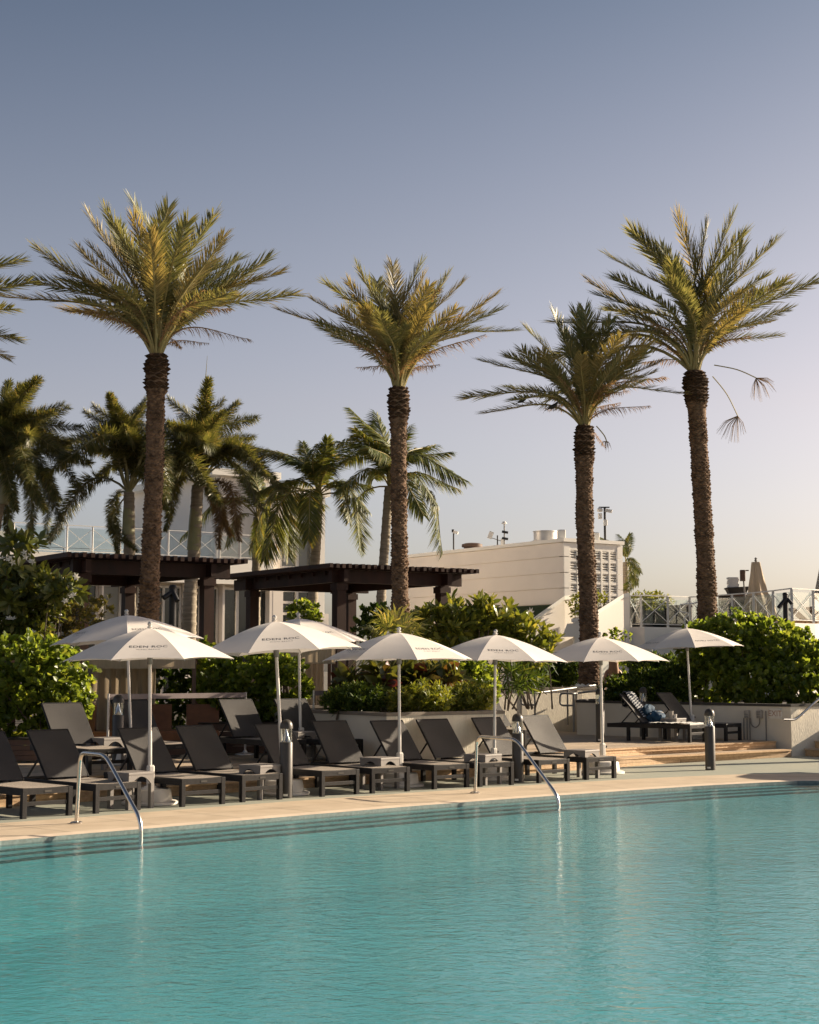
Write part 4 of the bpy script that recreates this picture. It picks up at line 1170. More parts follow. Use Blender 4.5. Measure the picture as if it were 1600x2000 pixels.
# ------------------------------------------------------------------ EXIT sign and boxes on the planter wall
wdir = (V(*WR, 0) - V(*WL, 0)).normalized(); wnrm = V(wdir.y, -wdir.x, 0)
def on_wall(px, py):
    k = (px - 800) / F * 1.004; a = V(*WL, 0)
    s_ = (k * a.y - a.x) / (wdir.x - k * wdir.y); p = a + wdir * s_
    return V(p.x, p.y, A(px, py, p.y).z)
def wall_thing(name, label, cat, px, py):
    t = thing(name, label, cat, on_wall(px, py), math.atan2(wdir.y, wdir.x)); return t
t = wall_thing("exit_sign", "pale EXIT sign with faded red letters on the right planter wall", "sign", 1507, 1394)
MB().bevbox(-0.165, 0.165, -0.03, 0, -0.105, 0.105, 0.012).build("sign_box", M_plastic, t)
q = MB(); vs, fs = text_mesh("EXIT", 0.17, 0.95); q.add([(x, -0.033, y) for x, y in vs], fs); q.build("lettering", mat("faded_red", (0.36, 0.20, 0.13), 0.8), t)
q = MB()
for x in (-0.145, 0.145):
    for z in (-0.085, 0.085): q.lathe([(0.007, 0), (0.006, 0.006)], 8, (x, -0.03, z), axis=(0, -1, 0))
q.build("screw", M_steelgrey, t)
for px, lab, n_ in ((1454, "grey electrical box with conduits on the planter wall beside the lounger", 2), (1478, "grey switch box nearest the EXIT sign on the planter wall", 3)):
    t = wall_thing("electric_box", lab, "electrical box", px, 1395)
    MB().bevbox(-0.06, 0.06, -0.09, 0, -0.085, 0.085, 0.015).build("box_body", M_concrete, t)
    for k in range(n_): MB().bevbox(-0.045, 0.045, -0.10, -0.091, -0.07 + k * 0.05, -0.035 + k * 0.05, 0.004).build("cover", M_steelgrey, t)
    if n_ == 2:
        for x in (-0.10, -0.02, 0.05): MB().tube([(x, -0.03, -0.08), (x, -0.03, -0.60)], 0.011, 6).build("conduit", M_grey, t)
        MB().tube(smooth_path([V(0.07, -0.04, -0.07), V(0.1, -0.04, -0.22), V(0.2, -0.04, -0.27), V(0.29, -0.04, -0.20), V(0.3, -0.04, -0.07)]), 0.012, 6).build("cable_loop", M_grey, t, smooth=True)
    else:
        MB().tube([(0.14, -0.03, 0.07), (0.14, -0.03, -0.60)], 0.012, 6).build("conduit", M_grey, t)

# ------------------------------------------------------------------ spotlight poles, landscape lamp, barriers, daybeds, planter boxes
def spot_pole(P, h, label, heads):
    t = thing("spotlight_pole", label, "spotlight", P)
    MB().tube([(0, 0, 0), (0, 0, h)], 0.075, 14).build("pole", M_black, t, smooth=True)
    MB().lathe([(0.08, h), (0.085, h + 0.03), (0.06, h + 0.07), (0.01, h + 0.08)], 14).build("cap", M_black, t, smooth=True)
    for a, b in heads: MB().tube([V(*a) + V(0, 0, h), V(*b) + V(0, 0, h)], 0.052, 12).build("lamp_head", M_black, t, smooth=True)
spot_pole(V(A(337, 1200, 31).x, 31, 0.42), 3.02 - 0.02, "black twin spotlight pole right of the leftmost tall palm's trunk", [((0.02, -0.05, -0.06), (-0.16, -0.18, -0.20)), ((0.0, -0.05, -0.05), (0.12, -0.18, -0.26))])
spot_pole(V(A(1535, 1200, 44).x, 44, 0.93), 2.98, "black spotlight pole in front of the terrace railing at the right", [((-0.02, -0.05, -0.12), (-0.24, -0.15, -0.36)), ((0.05, -0.02, -0.1), (0.16, -0.1, -0.26))])
P = A(851, 1386, 26.7); t = thing("landscape_lamp", "small pale square lamp among the lime shrubs on the planter wall", "lamp", P)
MB().bevbox(-0.03, 0.05, -0.06, 0.06, 0.0, 0.14, 0.01).build("housing", M_plastic, t); MB().box(-0.075, -0.031, -0.05, 0.05, 0.01, 0.13).build("lamp_face", M_black, t)
def barrier(p, q_, z, label):
    t = thing("rail_barrier", label, "barrier", V(p.x, p.y, D), group="grey rail barriers at the back of the deck")
    for a in (p, q_):
        o_ = MB().tube([V(a.x, a.y, D), V(a.x, a.y, z + 0.05)], 0.02, 10).build("post", M_pole, t, world=True, smooth=True)
        MB().lathe([(0.18, D), (0.17, D + 0.02), (0.05, D + 0.04), (0.025, D + 0.08)], 20, (a.x, a.y, 0)).build("post_base", M_pole, t, world=True, smooth=True)
    MB().bar(V(p.x, p.y, z), V(q_.x, q_.y, z), 0.035, 0.085).build("rail", mat("mauve_metal" + label[:4], (0.22, 0.18, 0.18), 0.4, 0.1), t, world=True)
ba, bb = A(212, 1361, 25.4), A(480, 1361, 27.2)
barrier(ba, bb, ba.z, "long flat grey rail barrier behind the left bollard, under the cabana valance")
ba, bb = A(613, 1354, 27.6), A(676, 1354, 28.2)
barrier(ba, bb, ba.z, "short grey rail barrier at the left end of the planter's lime shrubs")
def daybed(P, rz, w_, l_, label):
    t = thing("daybed", label, "daybed", P, rz)
    MB().bevbox(-w_ / 2, w_ / 2, 0, l_, 0.0, 0.26, 0.02).build("base", M_brown, t)
    MB().bevbox(-w_ / 2 + 0.03, w_ / 2 - 0.03, 0.02, l_ - 0.04, 0.262, 0.42, 0.04).build("mattress", M_leather, t)
    for x in (-w_ / 2 + 0.04, w_ / 2 - 0.62):
        q = MB(); q.hexa([(x, l_ - 0.55, 0.42), (x + 0.58, l_ - 0.55, 0.42), (x + 0.58, l_ - 0.05, 0.42), (x, l_ - 0.05, 0.42), (x, l_ - 0.2, 0.86), (x + 0.58, l_ - 0.2, 0.86), (x + 0.58, l_ - 0.05, 0.86), (x, l_ - 0.05, 0.86)])
        q.build("back_cushion", M_leather, t)
    for x in (-w_ / 2, w_ / 2 - 0.06):
        for y in (0, l_ - 0.06): MB().box(x - 0.004, x + 0.064, y - 0.004, y + 0.064, 0, 0.30).build("corner_post", M_brown, t)
daybed(V(A(192, 1400, 26.3).x, 26.3, D), 0.1, 1.5, 1.1, "tan cushioned daybed in shade under the cabana, left of the bollard")
daybed(V(A(350, 1400, 26.9).x, 26.9, D), 0.15, 1.5, 1.1, "tan cushioned daybed in shade between the third and fourth front loungers")
def planter_box(P, rz, w_, d_, h, label):
    t = thing("planter_box", label, "planter box", P, rz)
    n = 4
    for k in range(n):
        z0 = k * h / n
        MB().box(-w_ / 2, w_ / 2, 0, 0.03, z0 + 0.003, z0 + h / n - 0.003).build("plank", M_brown, t)
        MB().box(-w_ / 2, -w_ / 2 + 0.03, 0.031, d_, z0 + 0.003, z0 + h / n - 0.003).build("plank", M_brown, t)
        MB().box(w_ / 2 - 0.03, w_ / 2, 0.031, d_, z0 + 0.003, z0 + h / n - 0.003).build("plank", M_brown, t)
    MB().box(-w_ / 2 - 0.015, w_ / 2 + 0.015, -0.015, d_, h, h + 0.025).build("soil_top", M_soil, t)
planter_box(V(A(20, 1400, 25.3).x, 25.3, D), 0.1, 1.5, 0.8, 0.34, "dark brown planter box under the bright left hedge")
planter_box(V(A(478, 1400, 27.6).x, 27.6, D), 0.2, 1.6, 0.8, 0.52, "dark brown planter box under the middle hedge")

# ------------------------------------------------------------------ terrace furniture on the right
def tz(px, Y): return V(A(px, 1200, Y).x, Y, ZT)
t = thing("closed_parasol", "tall folded beige parasol standing on the terrace behind the right hedge", "parasol", tz(1479, 54))
q = MB(); vs = []; n, m_ = 36, 16
for j in range(m_ + 1):
    f = j / m_; z = 0.15 + 2.18 * f
    r0 = 0.46 * (1 - f) ** 0.8 * (1 if f < 0.62 else 1) + 0.14
    if f > 0.45: r0 = 0.34 - 0.2 * (f - 0.45) / 0.55
    if 0.40 < f < 0.5: r0 *= 0.93
    for i in range(n):
        a = 2 * math.pi * i / n; k = 1 + (0.16 * (1 - f) + 0.05) * math.sin(8 * a + 2.5 * f) + 0.05 * math.sin(13 * a + 1 + 6 * f)
        vs.append((r0 * k * math.cos(a) + (0.12 * (1 - f)), r0 * k * math.sin(a), z - (0.06 * math.sin(8 * a) if j == 0 else 0)))
q.add(vs, [(j * n + i, j * n + (i + 1) % n, (j + 1) * n + (i + 1) % n, (j + 1) * n + i) for j in range(m_) for i in range(n)] + [tuple(m_ * n + i for i in range(n))])
q.build("folded_canopy", mat("folded_canvas", (0.52, 0.42, 0.30), 0.9, 0.1, 3, trans=0.15), t, smooth=True)
MB().tube([(0, 0, 0), (0, 0, 2.4)], 0.03, 10).build("pole", M_steelgrey, t, smooth=True)
MB().lathe([(0.02, 2.33), (0.06, 2.38), (0.03, 2.42), (0.055, 2.46), (0.01, 2.5)], 12).build("finial", M_steelgrey, t, smooth=True)
MB().lathe([(0.28, 0), (0.28, 0.08), (0.05, 0.1)], 20).build("base", M_concrete, t)
t = thing("closed_parasol", "folded grey parasol cut by the right edge above the terrace railing", "parasol", tz(1618, 52))
q = MB(); vs = []
for j in range(9):
    f = j / 8; r0 = 0.40 * (1 - f) ** 0.8 + 0.05
    for i in range(n):
        a = 2 * math.pi * i / n; k = 1 + 0.12 * math.sin(8 * a + f)
        vs.append((r0 * k * math.cos(a), r0 * k * math.sin(a), 0.95 + 1.75 * f))
q.add(vs, [(j * n + i, j * n + (i + 1) % n, (j + 1) * n + (i + 1) % n, (j + 1) * n + i) for j in range(8) for i in range(n)])
q.build("folded_canopy", M_concrete, t, smooth=True); MB().tube([(0, 0, 0), (0, 0, 2.8)], 0.03, 8).build("pole", M_steelgrey, t)
t = thing("towel_cart", "dark towel station on the terrace behind crossed rods, right of the rightmost palm", "cart", tz(1440, 56))
MB().bevbox(-0.62, 0.45, -0.3, 0.3, 0.1, 1.22, 0.03).build("cabinet", mat("dark_cabinet", (0.07, 0.06, 0.05), 0.5), t)
MB().box(-0.58, 0.2, -0.34, -0.305, 0.35, 1.1).build("door", M_black, t); MB().bevbox(-0.68, 0.5, -0.36, 0.36, 1.22, 1.27, 0.01).build("top", M_brown, t)
t2 = thing("serving_tray", "black tray holding folded towels on top of the terrace towel station", "tray", t.location + V(-0.02, 0, 1.271))
MB().hexa([(-0.26, -0.2, 0), (0.3, -0.2, 0), (0.3, 0.2, 0), (-0.26, 0.2, 0), (-0.38, -0.26, 0.26), (0.44, -0.26, 0.3), (0.44, 0.26, 0.3), (-0.38, 0.26, 0.26)]).build("tray_body", M_black, t2)
MB().box(-0.42, -0.385, -0.1, 0.1, 0.2, 0.24).build("handle", M_black, t2)
for k in range(6):
    tw_ = thing("folded_towel", "white folded towel in the stack on the terrace tray", "towel", t2.location + V(-0.12 + 0.02 * math.sin(k * 2), 0, 0.27 + 0.062 * k), random.uniform(-0.1, 0.1), group="stack of folded white towels")
    tw_['label'] = ["lowest", "second from bottom", "third from bottom", "fourth from bottom", "second from top", "topmost"][k] + " folded white towel of the stack on the terrace tray"
    MB().bevbox(-0.18, 0.2, -0.15, 0.15, 0, 0.028, 0.01).build("lower_fold", M_towel, tw_); MB().bevbox(-0.175, 0.2, -0.15, 0.15, 0.03, 0.06, 0.01).build("upper_fold", M_towel, tw_)
t = thing("sign_post", "brown box on a slanting pole beside the folded beige parasol", "post", tz(1458, 55))
MB().tube([(0.02, 0, 0), (-0.08, 0, 1.95)], 0.03, 8).build("pole", M_steelgrey, t); MB().bevbox(-0.19, -0.01, -0.08, 0.08, 1.72, 2.12, 0.02).build("box", M_brown, t)
MB().bar((0.0, 0, 2.1), (0.12, 0, 2.1), 0.04).build("arm", M_brown, t); MB().bevbox(-0.08, 0.12, -0.1, 0.1, 0, 0.6, 0.02).build("foot_box", M_brown, t)
t = thing("plant_pot", "tall dark tapered plant pot behind the left end of the terrace railing", "plant pot", tz(1244, 55))
MB().lathe([(0.16, 0), (0.28, 0.78), (0.30, 0.80), (0.26, 0.80), (0.24, 0.74)], 24).build("pot", M_black, t, smooth=True); MB().lathe([(0.25, 0.73), (0.25, 0.74)], 20).build("soil", M_soil, t)
POT = t.location.copy()
for px, w_, lab in ((1310, 0.75, "dark outdoor cabinet behind the terrace railing left of the rightmost palm"), (1282, 0.5, "dark cushioned seat behind the terrace railing's first crossed bay")):
    t = thing("outdoor_cabinet" if w_ > 0.6 else "garden_sofa", lab, "cabinet" if w_ > 0.6 else "seat", tz(px, 57))
    MB().bevbox(-w_, w_, -0.3, 0.3, 0.0, 0.85, 0.03).build("body", mat("charcoal_panel", (0.05, 0.045, 0.04), 0.6), t)
    MB().bevbox(-w_ - 0.03, w_ + 0.03, -0.33, 0.33, 0.852, 0.93, 0.02).build("top", M_brown, t)
t = thing("curved_rail", "bent white pipe handrail behind the terrace railing's second bay", "handrail", tz(1340, 53))
MB().tube(rounded([V(-0.05, 0, 0), V(-0.05, 0, 0.35), V(0.08, 0, 0.42), V(0.08, 0, 0.5), V(-0.2, 0, 0.55), V(-0.2, 0, 0.8), V(0.25, 0, 0.82), V(0.6, 0, 0.95)], 0.08), 0.028, 8).build("pipe", M_white, t, smooth=True)
MB().lathe([(0.08, 0), (0.06, 0.02)], 12, (-0.05, 0, 0)).build("flange", M_white, t)
for px, Y, lab in ((1522, 56, "folded wooden deck lounger behind the black spotlight pole"), (1566, 55, "brown terrace lounger with raised back near the right edge"), (1600, 54, "brown terrace lounger cut by the right edge")):
    t = thing("terrace_lounger", lab, "sun lounger", tz(px, Y), 0.1)
    MB().bevbox(-0.5, 0.5, -0.3, 0.3, 0.22, 0.30, 0.01).build("seat", M_wood, t)
    MB().hexa([(0.1, -0.3, 0.30), (0.16, -0.3, 0.30), (0.16, 0.3, 0.30), (0.1, 0.3, 0.30), (-0.42, -0.3, 0.72), (-0.36, -0.3, 0.76), (-0.36, 0.3, 0.76), (-0.42, 0.3, 0.72)]).build("backrest", M_brown, t)
    for x in (-0.45, 0.4):
        for y in (-0.28, 0.22): MB().box(x, x + 0.05, y, y + 0.05, 0, 0.22).build("leg", M_wood, t)

# ================================================================== PLANTS
def unit(a): return a / np.linalg.norm(a, axis=-1, keepdims=True)
def frond(name, mats, bow=0.12, n=70, leaf=0.16, w=0.012, style='date', stalk=0.2, seed=0, width=0.012, curl=0.0):
    """one palm leaf: tapering stalk along +X (chord of length 1), leaflets on both sides"""
    r = random.Random(seed)
    def pt(t):
        return Vector((t, curl * t * t * 0.5 * math.sin(3 * t), bow * (math.sin(math.pi * t ** 0.8) + 0.12 * math.sin(2 * math.pi * t)) ))
    q = MB()
    ts = [i / 14 for i in range(15)]
    q.tube([pt(t) for t in ts], [max(0.0022, width * (1 - t) ** 0.75) for t in ts], 5, mi=1)
    for i in range(n):
        for sd in (-1, 1):
            f = (i + r.uniform(-0.3, 0.3)) / n
            f = min(max(f, 0), 1); t = stalk + (1 - stalk) * f * 0.995
            p = pt(t); T = (pt(min(1, t + 0.01)) - pt(t - 0.01)).normalized()
            S = T.cross(Vector((0, 0, 1))).normalized() * sd; N_ = S.cross(T).normalized() * (1 if sd > 0 else 1)
            if N_.z < 0: N_ = -N_
            if style == 'date': prof = min(1, 0.24 + 1.5 * f) * (1 - 0.34 * max(0, f - 0.72) / 0.28)
            elif style == 'coco': prof = min(1, 0.5 + 2 * f) * (1 - 0.6 * max(0, f - 0.6) / 0.4)
            else: prof = min(1, 0.35 + 2.2 * f) * (1 - 0.62 * max(0, f - 0.5) / 0.5)
            ln = leaf * prof * r.uniform(0.82, 1.12)
            if style == 'date':
                ang = R(60 - 32 * f + r.uniform(-8, 8)); lift = r.choice((0.55, 0.22, 0.0)) + r.uniform(-0.12, 0.12); droop = 0.05
                if f < 0.25: lift -= r.uniform(0, 1.1); droop = r.uniform(0.2, 0.9); ln *= r.uniform(0.6, 1.1)
            elif style == 'coco':
                ang = R(62 - 30 * f + r.uniform(-5, 5)); lift = r.uniform(-0.3, 0.15); droop = 0.75
            elif style == 'fox':
                ang = R(68 - 24 * f + r.uniform(-14, 14)); a = r.uniform(-1.35, 1.45); lift = math.tan(a) if abs(a) < 1.4 else 5; droop = 0.18
            else:
                ang = R(55 - 25 * f + r.uniform(-20, 20)); lift = r.uniform(-1.2, 0.4); droop = r.uniform(0.3, 1.2)
            side = (S + N_ * lift).normalized()
            d = (T * math.cos(ang) + side * math.sin(ang)).normalized()
            g = Vector((0, 0, -1))
            mid = p + d * ln * 0.5 + g * ln * droop * 0.12
            tip = p + d * ln * (1 - 0.15 * droop) + g * ln * droop * 0.55
            wv = d.cross(N_).normalized()
            wv = (wv + N_ * r.uniform(-0.4, 0.4)).normalized() * w
            q.add([p - wv * 0.5, p + wv * 0.5, mid + wv, mid - wv, tip], [(0, 1, 2, 3), (3, 2, 4)], 0)
    return q.mesh(name, mats)
DATE = [frond("frond", [L_date, M_stalk], b, 120, 0.185, 0.0048, 'date', 0.18, k, 0.0125, c) for k, (b, c) in enumerate(((0.08, 0.05), (0.13, -0.12), (0.18, 0.12), (0.24, -0.08)))]
DATEY = [frond("frond", [L_datey, M_stalk], b, 112, 0.18, 0.0046, 'date', 0.18, 20 + k, 0.0125, c) for k, (b, c) in enumerate(((0.08, 0.08), (0.15, -0.1)))]
DEAD = [frond("dry_frond", [L_dead, M_stalkdry], b, 60, 0.14, 0.0045, 'dead', 0.15, 30 + k, 0.010, c) for k, (b, c) in enumerate(((0.12, 0.1), (0.2, -0.1)))]
FOX = [frond("frond", [L_fox, M_shaft], b, 520, 0.175, 0.0038, 'fox', 0.14, 40 + k, 0.014, c) for k, (b, c) in enumerate(((0.16, 0.1), (0.28, -0.1), (0.42, 0.08)))]
FOXD = [frond("dry_frond", [L_foxdry, M_stalkdry], 0.3, 460, 0.165, 0.0038, 'fox', 0.14, 50, 0.012, 0.1)]
COCO = [frond("frond", [L_coco, M_stalk], b, 96, 0.32, 0.0078, 'coco', 0.14, 60 + k, 0.013, c) for k, (b, c) in enumerate(((0.10, 0.05), (0.2, -0.08), (0.32, 0.06)))]

def place_frond(me, root, crown, vec, roll=0.0, name=None):
    L_ = vec.length * (0.965 if me.name.startswith('frond') else 1.0); X = vec.normalized()
    out = Vector((vec.x, vec.y, 0))
    up = Vector((0, 0, 1)) - X * X.z
    if up.length < 0.35: up = (up - out.normalized() * 0.5) if out.length > 1e-3 else Vector((0, 1, 0)); up = up - X * up.dot(X)
    Z = up.normalized(); Z = Matrix.Rotation(roll, 3, X) @ Z; Yv = Z.cross(X)
    m = Matrix((X, Yv, Z)).transposed().to_4x4()
    m = Matrix.Translation(crown - root.location) @ m @ Matrix.Scale(L_, 4)
    return link(me, name or me.name.split('.')[0], root, mw=m)
def tips_to_vecs(crown, Y, tips, Lc, r):
    out = []
    for tpx in tips:
        p = A(tpx[0], tpx[1], Y); dx, dz = p.x - crown.x, p.z - crown.z
        h = math.hypot(dx, dz)
        dy = math.sqrt(max(0.0, Lc * Lc - h * h)) * (tpx[2] if len(tpx) > 2 else r.choice((-0.8, 0.8)))
        # a frond leaning to or from the camera: nearer means larger, so correct the offset
        k = (Y + dy) / Y
        out.append(Vector((p.x * k - crown.x, dy, H + (p.z - H) * k - crown.z)))
    return out
def scaled_trunk(root, pts, rad, name, m, per_ring, dz, jut, seed, up=0.6, dark_from=None):
    """tapering trunk with rows of leaf-base scales, real wedges standing off the bark"""
    r = random.Random(seed)
    core = MB(); P = smooth_path(pts, 6); L_ = [0]
    for a, b in zip(P, P[1:]): L_.append(L_[-1] + (b - a).length)
    tot = L_[-1]
    def at(s_):
        for i in range(len(P) - 1):
            if s_ <= L_[i + 1]: return P[i].lerp(P[i + 1], (s_ - L_[i]) / max(1e-6, L_[i + 1] - L_[i]))
        return P[-1]
    def rad_at(s_):
        f = s_ / tot
        for (f0, r0), (f1, r1) in zip(rad, rad[1:]):
            if f <= f1: return r0 + (r1 - r0) * (f - f0) / max(1e-6, f1 - f0)
        return rad[-1][1]
    core.tube(P, [rad_at(x) for x in L_], 14)
    tr_ = core.build("trunk", m, root, world=True, smooth=True)
    s_ = 0.02; k = 0; sc = MB()
    while s_ < tot:
        c = at(s_); ra = rad_at(s_) * (1 + 0.035 * math.sin(s_ * 5.1 + seed) + 0.025 * math.sin(s_ * 13.7)); f = s_ / tot
        dark = dark_from and f > dark_from
        pr = per_ring if not dark else per_ring - 2
        for i in range(pr):
            a = 2 * math.pi * (i + 0.5 * (k % 2)) / pr + r.uniform(-0.06, 0.06)
            u = Vector((math.cos(a), math.sin(a), 0)); v = Vector((-math.sin(a), math.cos(a), 0))
            hw = math.pi * ra / pr * r.uniform(0.95, 1.2); j = jut * r.uniform(0.55, 1.5) * (1.5 if dark else 1); hz = dz * r.uniform(0.8, 1.15)
            b = c + u * (ra - 0.012) + Vector((0, 0, r.uniform(-0.3, 0.3) * dz))
            tipz = hz * up
            sc.add([b + Vector((0, 0, -hz)), b + v * hw + u * -0.006, b + u * j * 1.3 + Vector((0, 0, tipz * 0.35)) + v * hw * 0.45, b + u * j * 1.3 + Vector((0, 0, tipz * 0.45)) - v * hw * 0.45, b - v * hw + u * -0.006,
                    b + Vector((0, 0, hz * 1.0)) ], [(0, 1, 2), (0, 2, 3), (0, 3, 4), (1, 5, 2), (2, 5, 3), (3, 5, 4)], 1 if dark else 0)
        s_ += dz * (1.0 if not dark else 1.25); k += 1
    sc.build("leaf_base_scales", [m, M_trunkd], tr_, kind='stuff').location = -root.location
    return tr_
def date_palm(label, base, crown_px, Y, mids, tips, Lc, seed, rad, extra=10, dead=(), golden=0.25, per_ring=8, tops=None):
    r = random.Random(seed)
    crown = A(*crown_px, Y)
    root = thing("date_palm", label, "palm tree", V(A(*base, Y).x, Y, A(*base, Y).z), group="tall date palms")
    pts = [root.location.copy()] + [A(*m_, Y) for m_ in mids] + [crown]
    scaled_trunk(root, pts, rad, "trunk", M_trunk, per_ring, 0.060, 0.027, seed, dark_from=0.875)
    vecs = [(v, 1) for v in tips_to_vecs(crown, Y, tips, Lc, r)]
    for k in range(int(extra * 0.75)):
        el = R(r.uniform(34, 84)); az = r.uniform(0, 2 * math.pi); l_ = Lc * r.uniform(0.70, 0.98)
        vecs.append((Vector((math.cos(az) * math.cos(el), math.sin(az) * math.cos(el), math.sin(el))) * l_, 0))
    for k in range(int(extra * 0.75)):
        el = R(r.uniform(26, 55)); az = r.uniform(0, 2 * math.pi); l_ = Lc * r.uniform(0.6, 0.88)
        vecs.append((Vector((math.cos(az) * math.cos(el), math.sin(az) * math.cos(el), math.sin(el))) * l_, 0))
    for v, main in vecs:
        el = math.atan2(v.z, math.hypot(v.x, v.y))
        yel = r.random() < golden * (1.4 if el < R(55) else 0.7)
        lib = DATEY if yel else DATE
        me = lib[r.randrange(len(lib))] if el > R(40) else (DATEY[1] if yel else DATE[r.choice((1, 2, 3))])
        place_frond(me, root, crown + Vector((v.x, v.y, 0)).normalized() * 0.09, v, r.uniform(-0.35, 0.35))
    for k in range(6):
        el = R(r.uniform(12, 40)); az = r.uniform(0, 2 * math.pi)
        place_frond(DEAD[k % 2], root, crown, Vector((math.cos(az) * math.cos(el), math.sin(az) * math.cos(el), math.sin(el))) * Lc * r.uniform(0.35, 0.62), r.uniform(-0.3, 0.3))
    for tpx in dead:
        v = tips_to_vecs(crown, Y, [tpx], Lc, r)[0]
        place_frond(DEAD[r.randrange(2)], root, crown + Vector((0, 0, -0.03)), v, r.uniform(-0.3, 0.3))
    return root, crown
RADN = lambda a, b, c: [(0, a), (0.1, a * 0.9), (0.3, b), (0.84, b * 0.96), (0.885, c), (0.97, c * 1.03), (1.0, c * 0.75)]
date_palm("tall date palm on the left with a reddish-lit trunk in front of the left pergola", (290, 1245), (306, 692), 29.0, [(293, 1130), (302, 900)],
          [(4, 575, .2), (74, 480, .3), (108, 512, -.6), (178, 408), (225, 425), (265, 382), (330, 398), (368, 425), (412, 408), (434, 455), (470, 497, .5), (524, 497, .3), (575, 570, .2), (150, 585, -.7), (440, 570, -.8), (120, 600, .6), (290, 450), (500, 540, .7)],
          3.15, 11, RADN(0.20, 0.165, 0.205), 18, dead=((395, 560, -.6), (240, 560, -.5), (450, 600, .6)))
date_palm("tall date palm in the middle rising between the two coconut palms and the louvred building", (783, 1245), (779, 757), 31.0, [(781, 1130), (779, 900)],
          [(546, 600, .2), (612, 578, .3), (640, 545), (704, 512), (770, 508), (815, 505), (870, 528), (900, 545), (968, 568, .3), (1006, 641, .1), (625, 628, -.6), (930, 640, .7), (670, 600, -.6), (890, 600, -.7), (740, 540), (845, 560)],
          2.72, 12, RADN(0.19, 0.155, 0.20), 16, dead=((900, 610, -.5), (950, 650, .5), (860, 560, -.5), (680, 660, -.7)), golden=0.4)
date_palm("tall slim date palm second from right, in front of the louvred end wall", (1152, 1335), (1142, 832), 36.0, [(1150, 1200), (1142, 1000)],
          [(904, 775, .1), (945, 806, -.4), (943, 700, .3), (990, 690, -.5), (1030, 632), (1088, 603), (1140, 598), (1192, 620), (1240, 645), (1290, 700, .4), (1332, 766, .1), (1000, 780, -.7), (1260, 740, -.6), (1060, 680, -.7), (1210, 690, -.7)],
          2.95, 13, RADN(0.245, 0.20, 0.225), 14, dead=((1184, 872, .1), (1270, 790, -.4), (1230, 760, -.6), (1300, 735, .5), (1205, 740, -.6)), golden=0.3, per_ring=9)
date_palm("tallest date palm at the right with two dry hanging flower stalks", (1382, 1240), (1357, 725), 36.5, [(1380, 1130), (1367, 900)],
          [(1150, 543, .2), (1165, 570, -.5), (1188, 490, .2), (1234, 440), (1252, 452), (1330, 410), (1375, 428), (1426, 410), (1450, 445), (1512, 460, .3), (1536, 538, .3), (1599, 545, .1), (1522, 652, .1), (1078, 625, .4), (1062, 700, -.5), (1066, 785, -.3), (1120, 660, -.7), (1180, 600, .7), (1480, 560, .7), (1290, 470), (1300, 540, -.8)],
          3.65, 14, RADN(0.25, 0.205, 0.265), 14, dead=((1255, 620, -.5),), golden=0.12, per_ring=9)
date_palm("date palm outside the left edge whose frond tips enter the photo", (-215, 1290), (-215, 670), 27.0, [(-218, 1130), (-216, 900)],
          [(54, 545, .1), (38, 505, .2), (36, 665, .1), (20, 600, -.4), (12, 700, .3), (-60, 500), (-120, 420), (-215, 400), (-330, 440), (-440, 600, .2)],
          2.75, 15, RADN(0.2, 0.165, 0.21), 10)
# dry flower stalks hanging from the two right palms
def flower_stalk(label, Y, pts_px, broom_px):
    P = [A(x, y, Y - 0.4) for x, y in pts_px]
    t = thing("flower_stalk", label, "dry flower stalk", P[0], group="dry flower stalks hanging from palms")
    MB().tube(smooth_path(P, 5), [0.016] * 0 or 0.014, 5).build("stem", M_stalk, t, world=True, smooth=True)
    q = MB(); r = random.Random(len(label))
    for tx, ty in broom_px:
        for k in range(8):
            e = A(tx + r.uniform(-6, 6), ty + r.uniform(-5, 5), Y - 0.4 + r.uniform(-0.2, 0.2)); s_ = P[-1]
            m_ = s_.lerp(e, 0.5) + Vector((e.x - s_.x, 0, 0)) * 0.12 + Vector((0, 0, 0.05))
            q.tube([s_, m_, e], [0.006, 0.0045, 0.002], 3, cap=False)
    q.build("strands", M_stalkdry, t, world=True, kind='stuff')
flower_stalk("upper dry flower stalk reaching right from the rightmost palm's crown", 36.5, [(1395, 713), (1440, 722), (1477, 738)], [(1470, 780), (1485, 782), (1500, 775), (1512, 762), (1508, 750)])
flower_stalk("lower dry flower stalk hanging down from the rightmost palm's crown", 36.5, [(1392, 735), (1420, 770), (1441, 812)], [(1405, 845), (1415, 855), (1428, 862), (1440, 862), (1452, 848)])
flower_stalk("short dry flower stalk hanging from the second palm from right", 36.0, [(1165, 832), (1180, 850), (1185, 862)], [(1178, 872), (1184, 878), (1189, 874)])

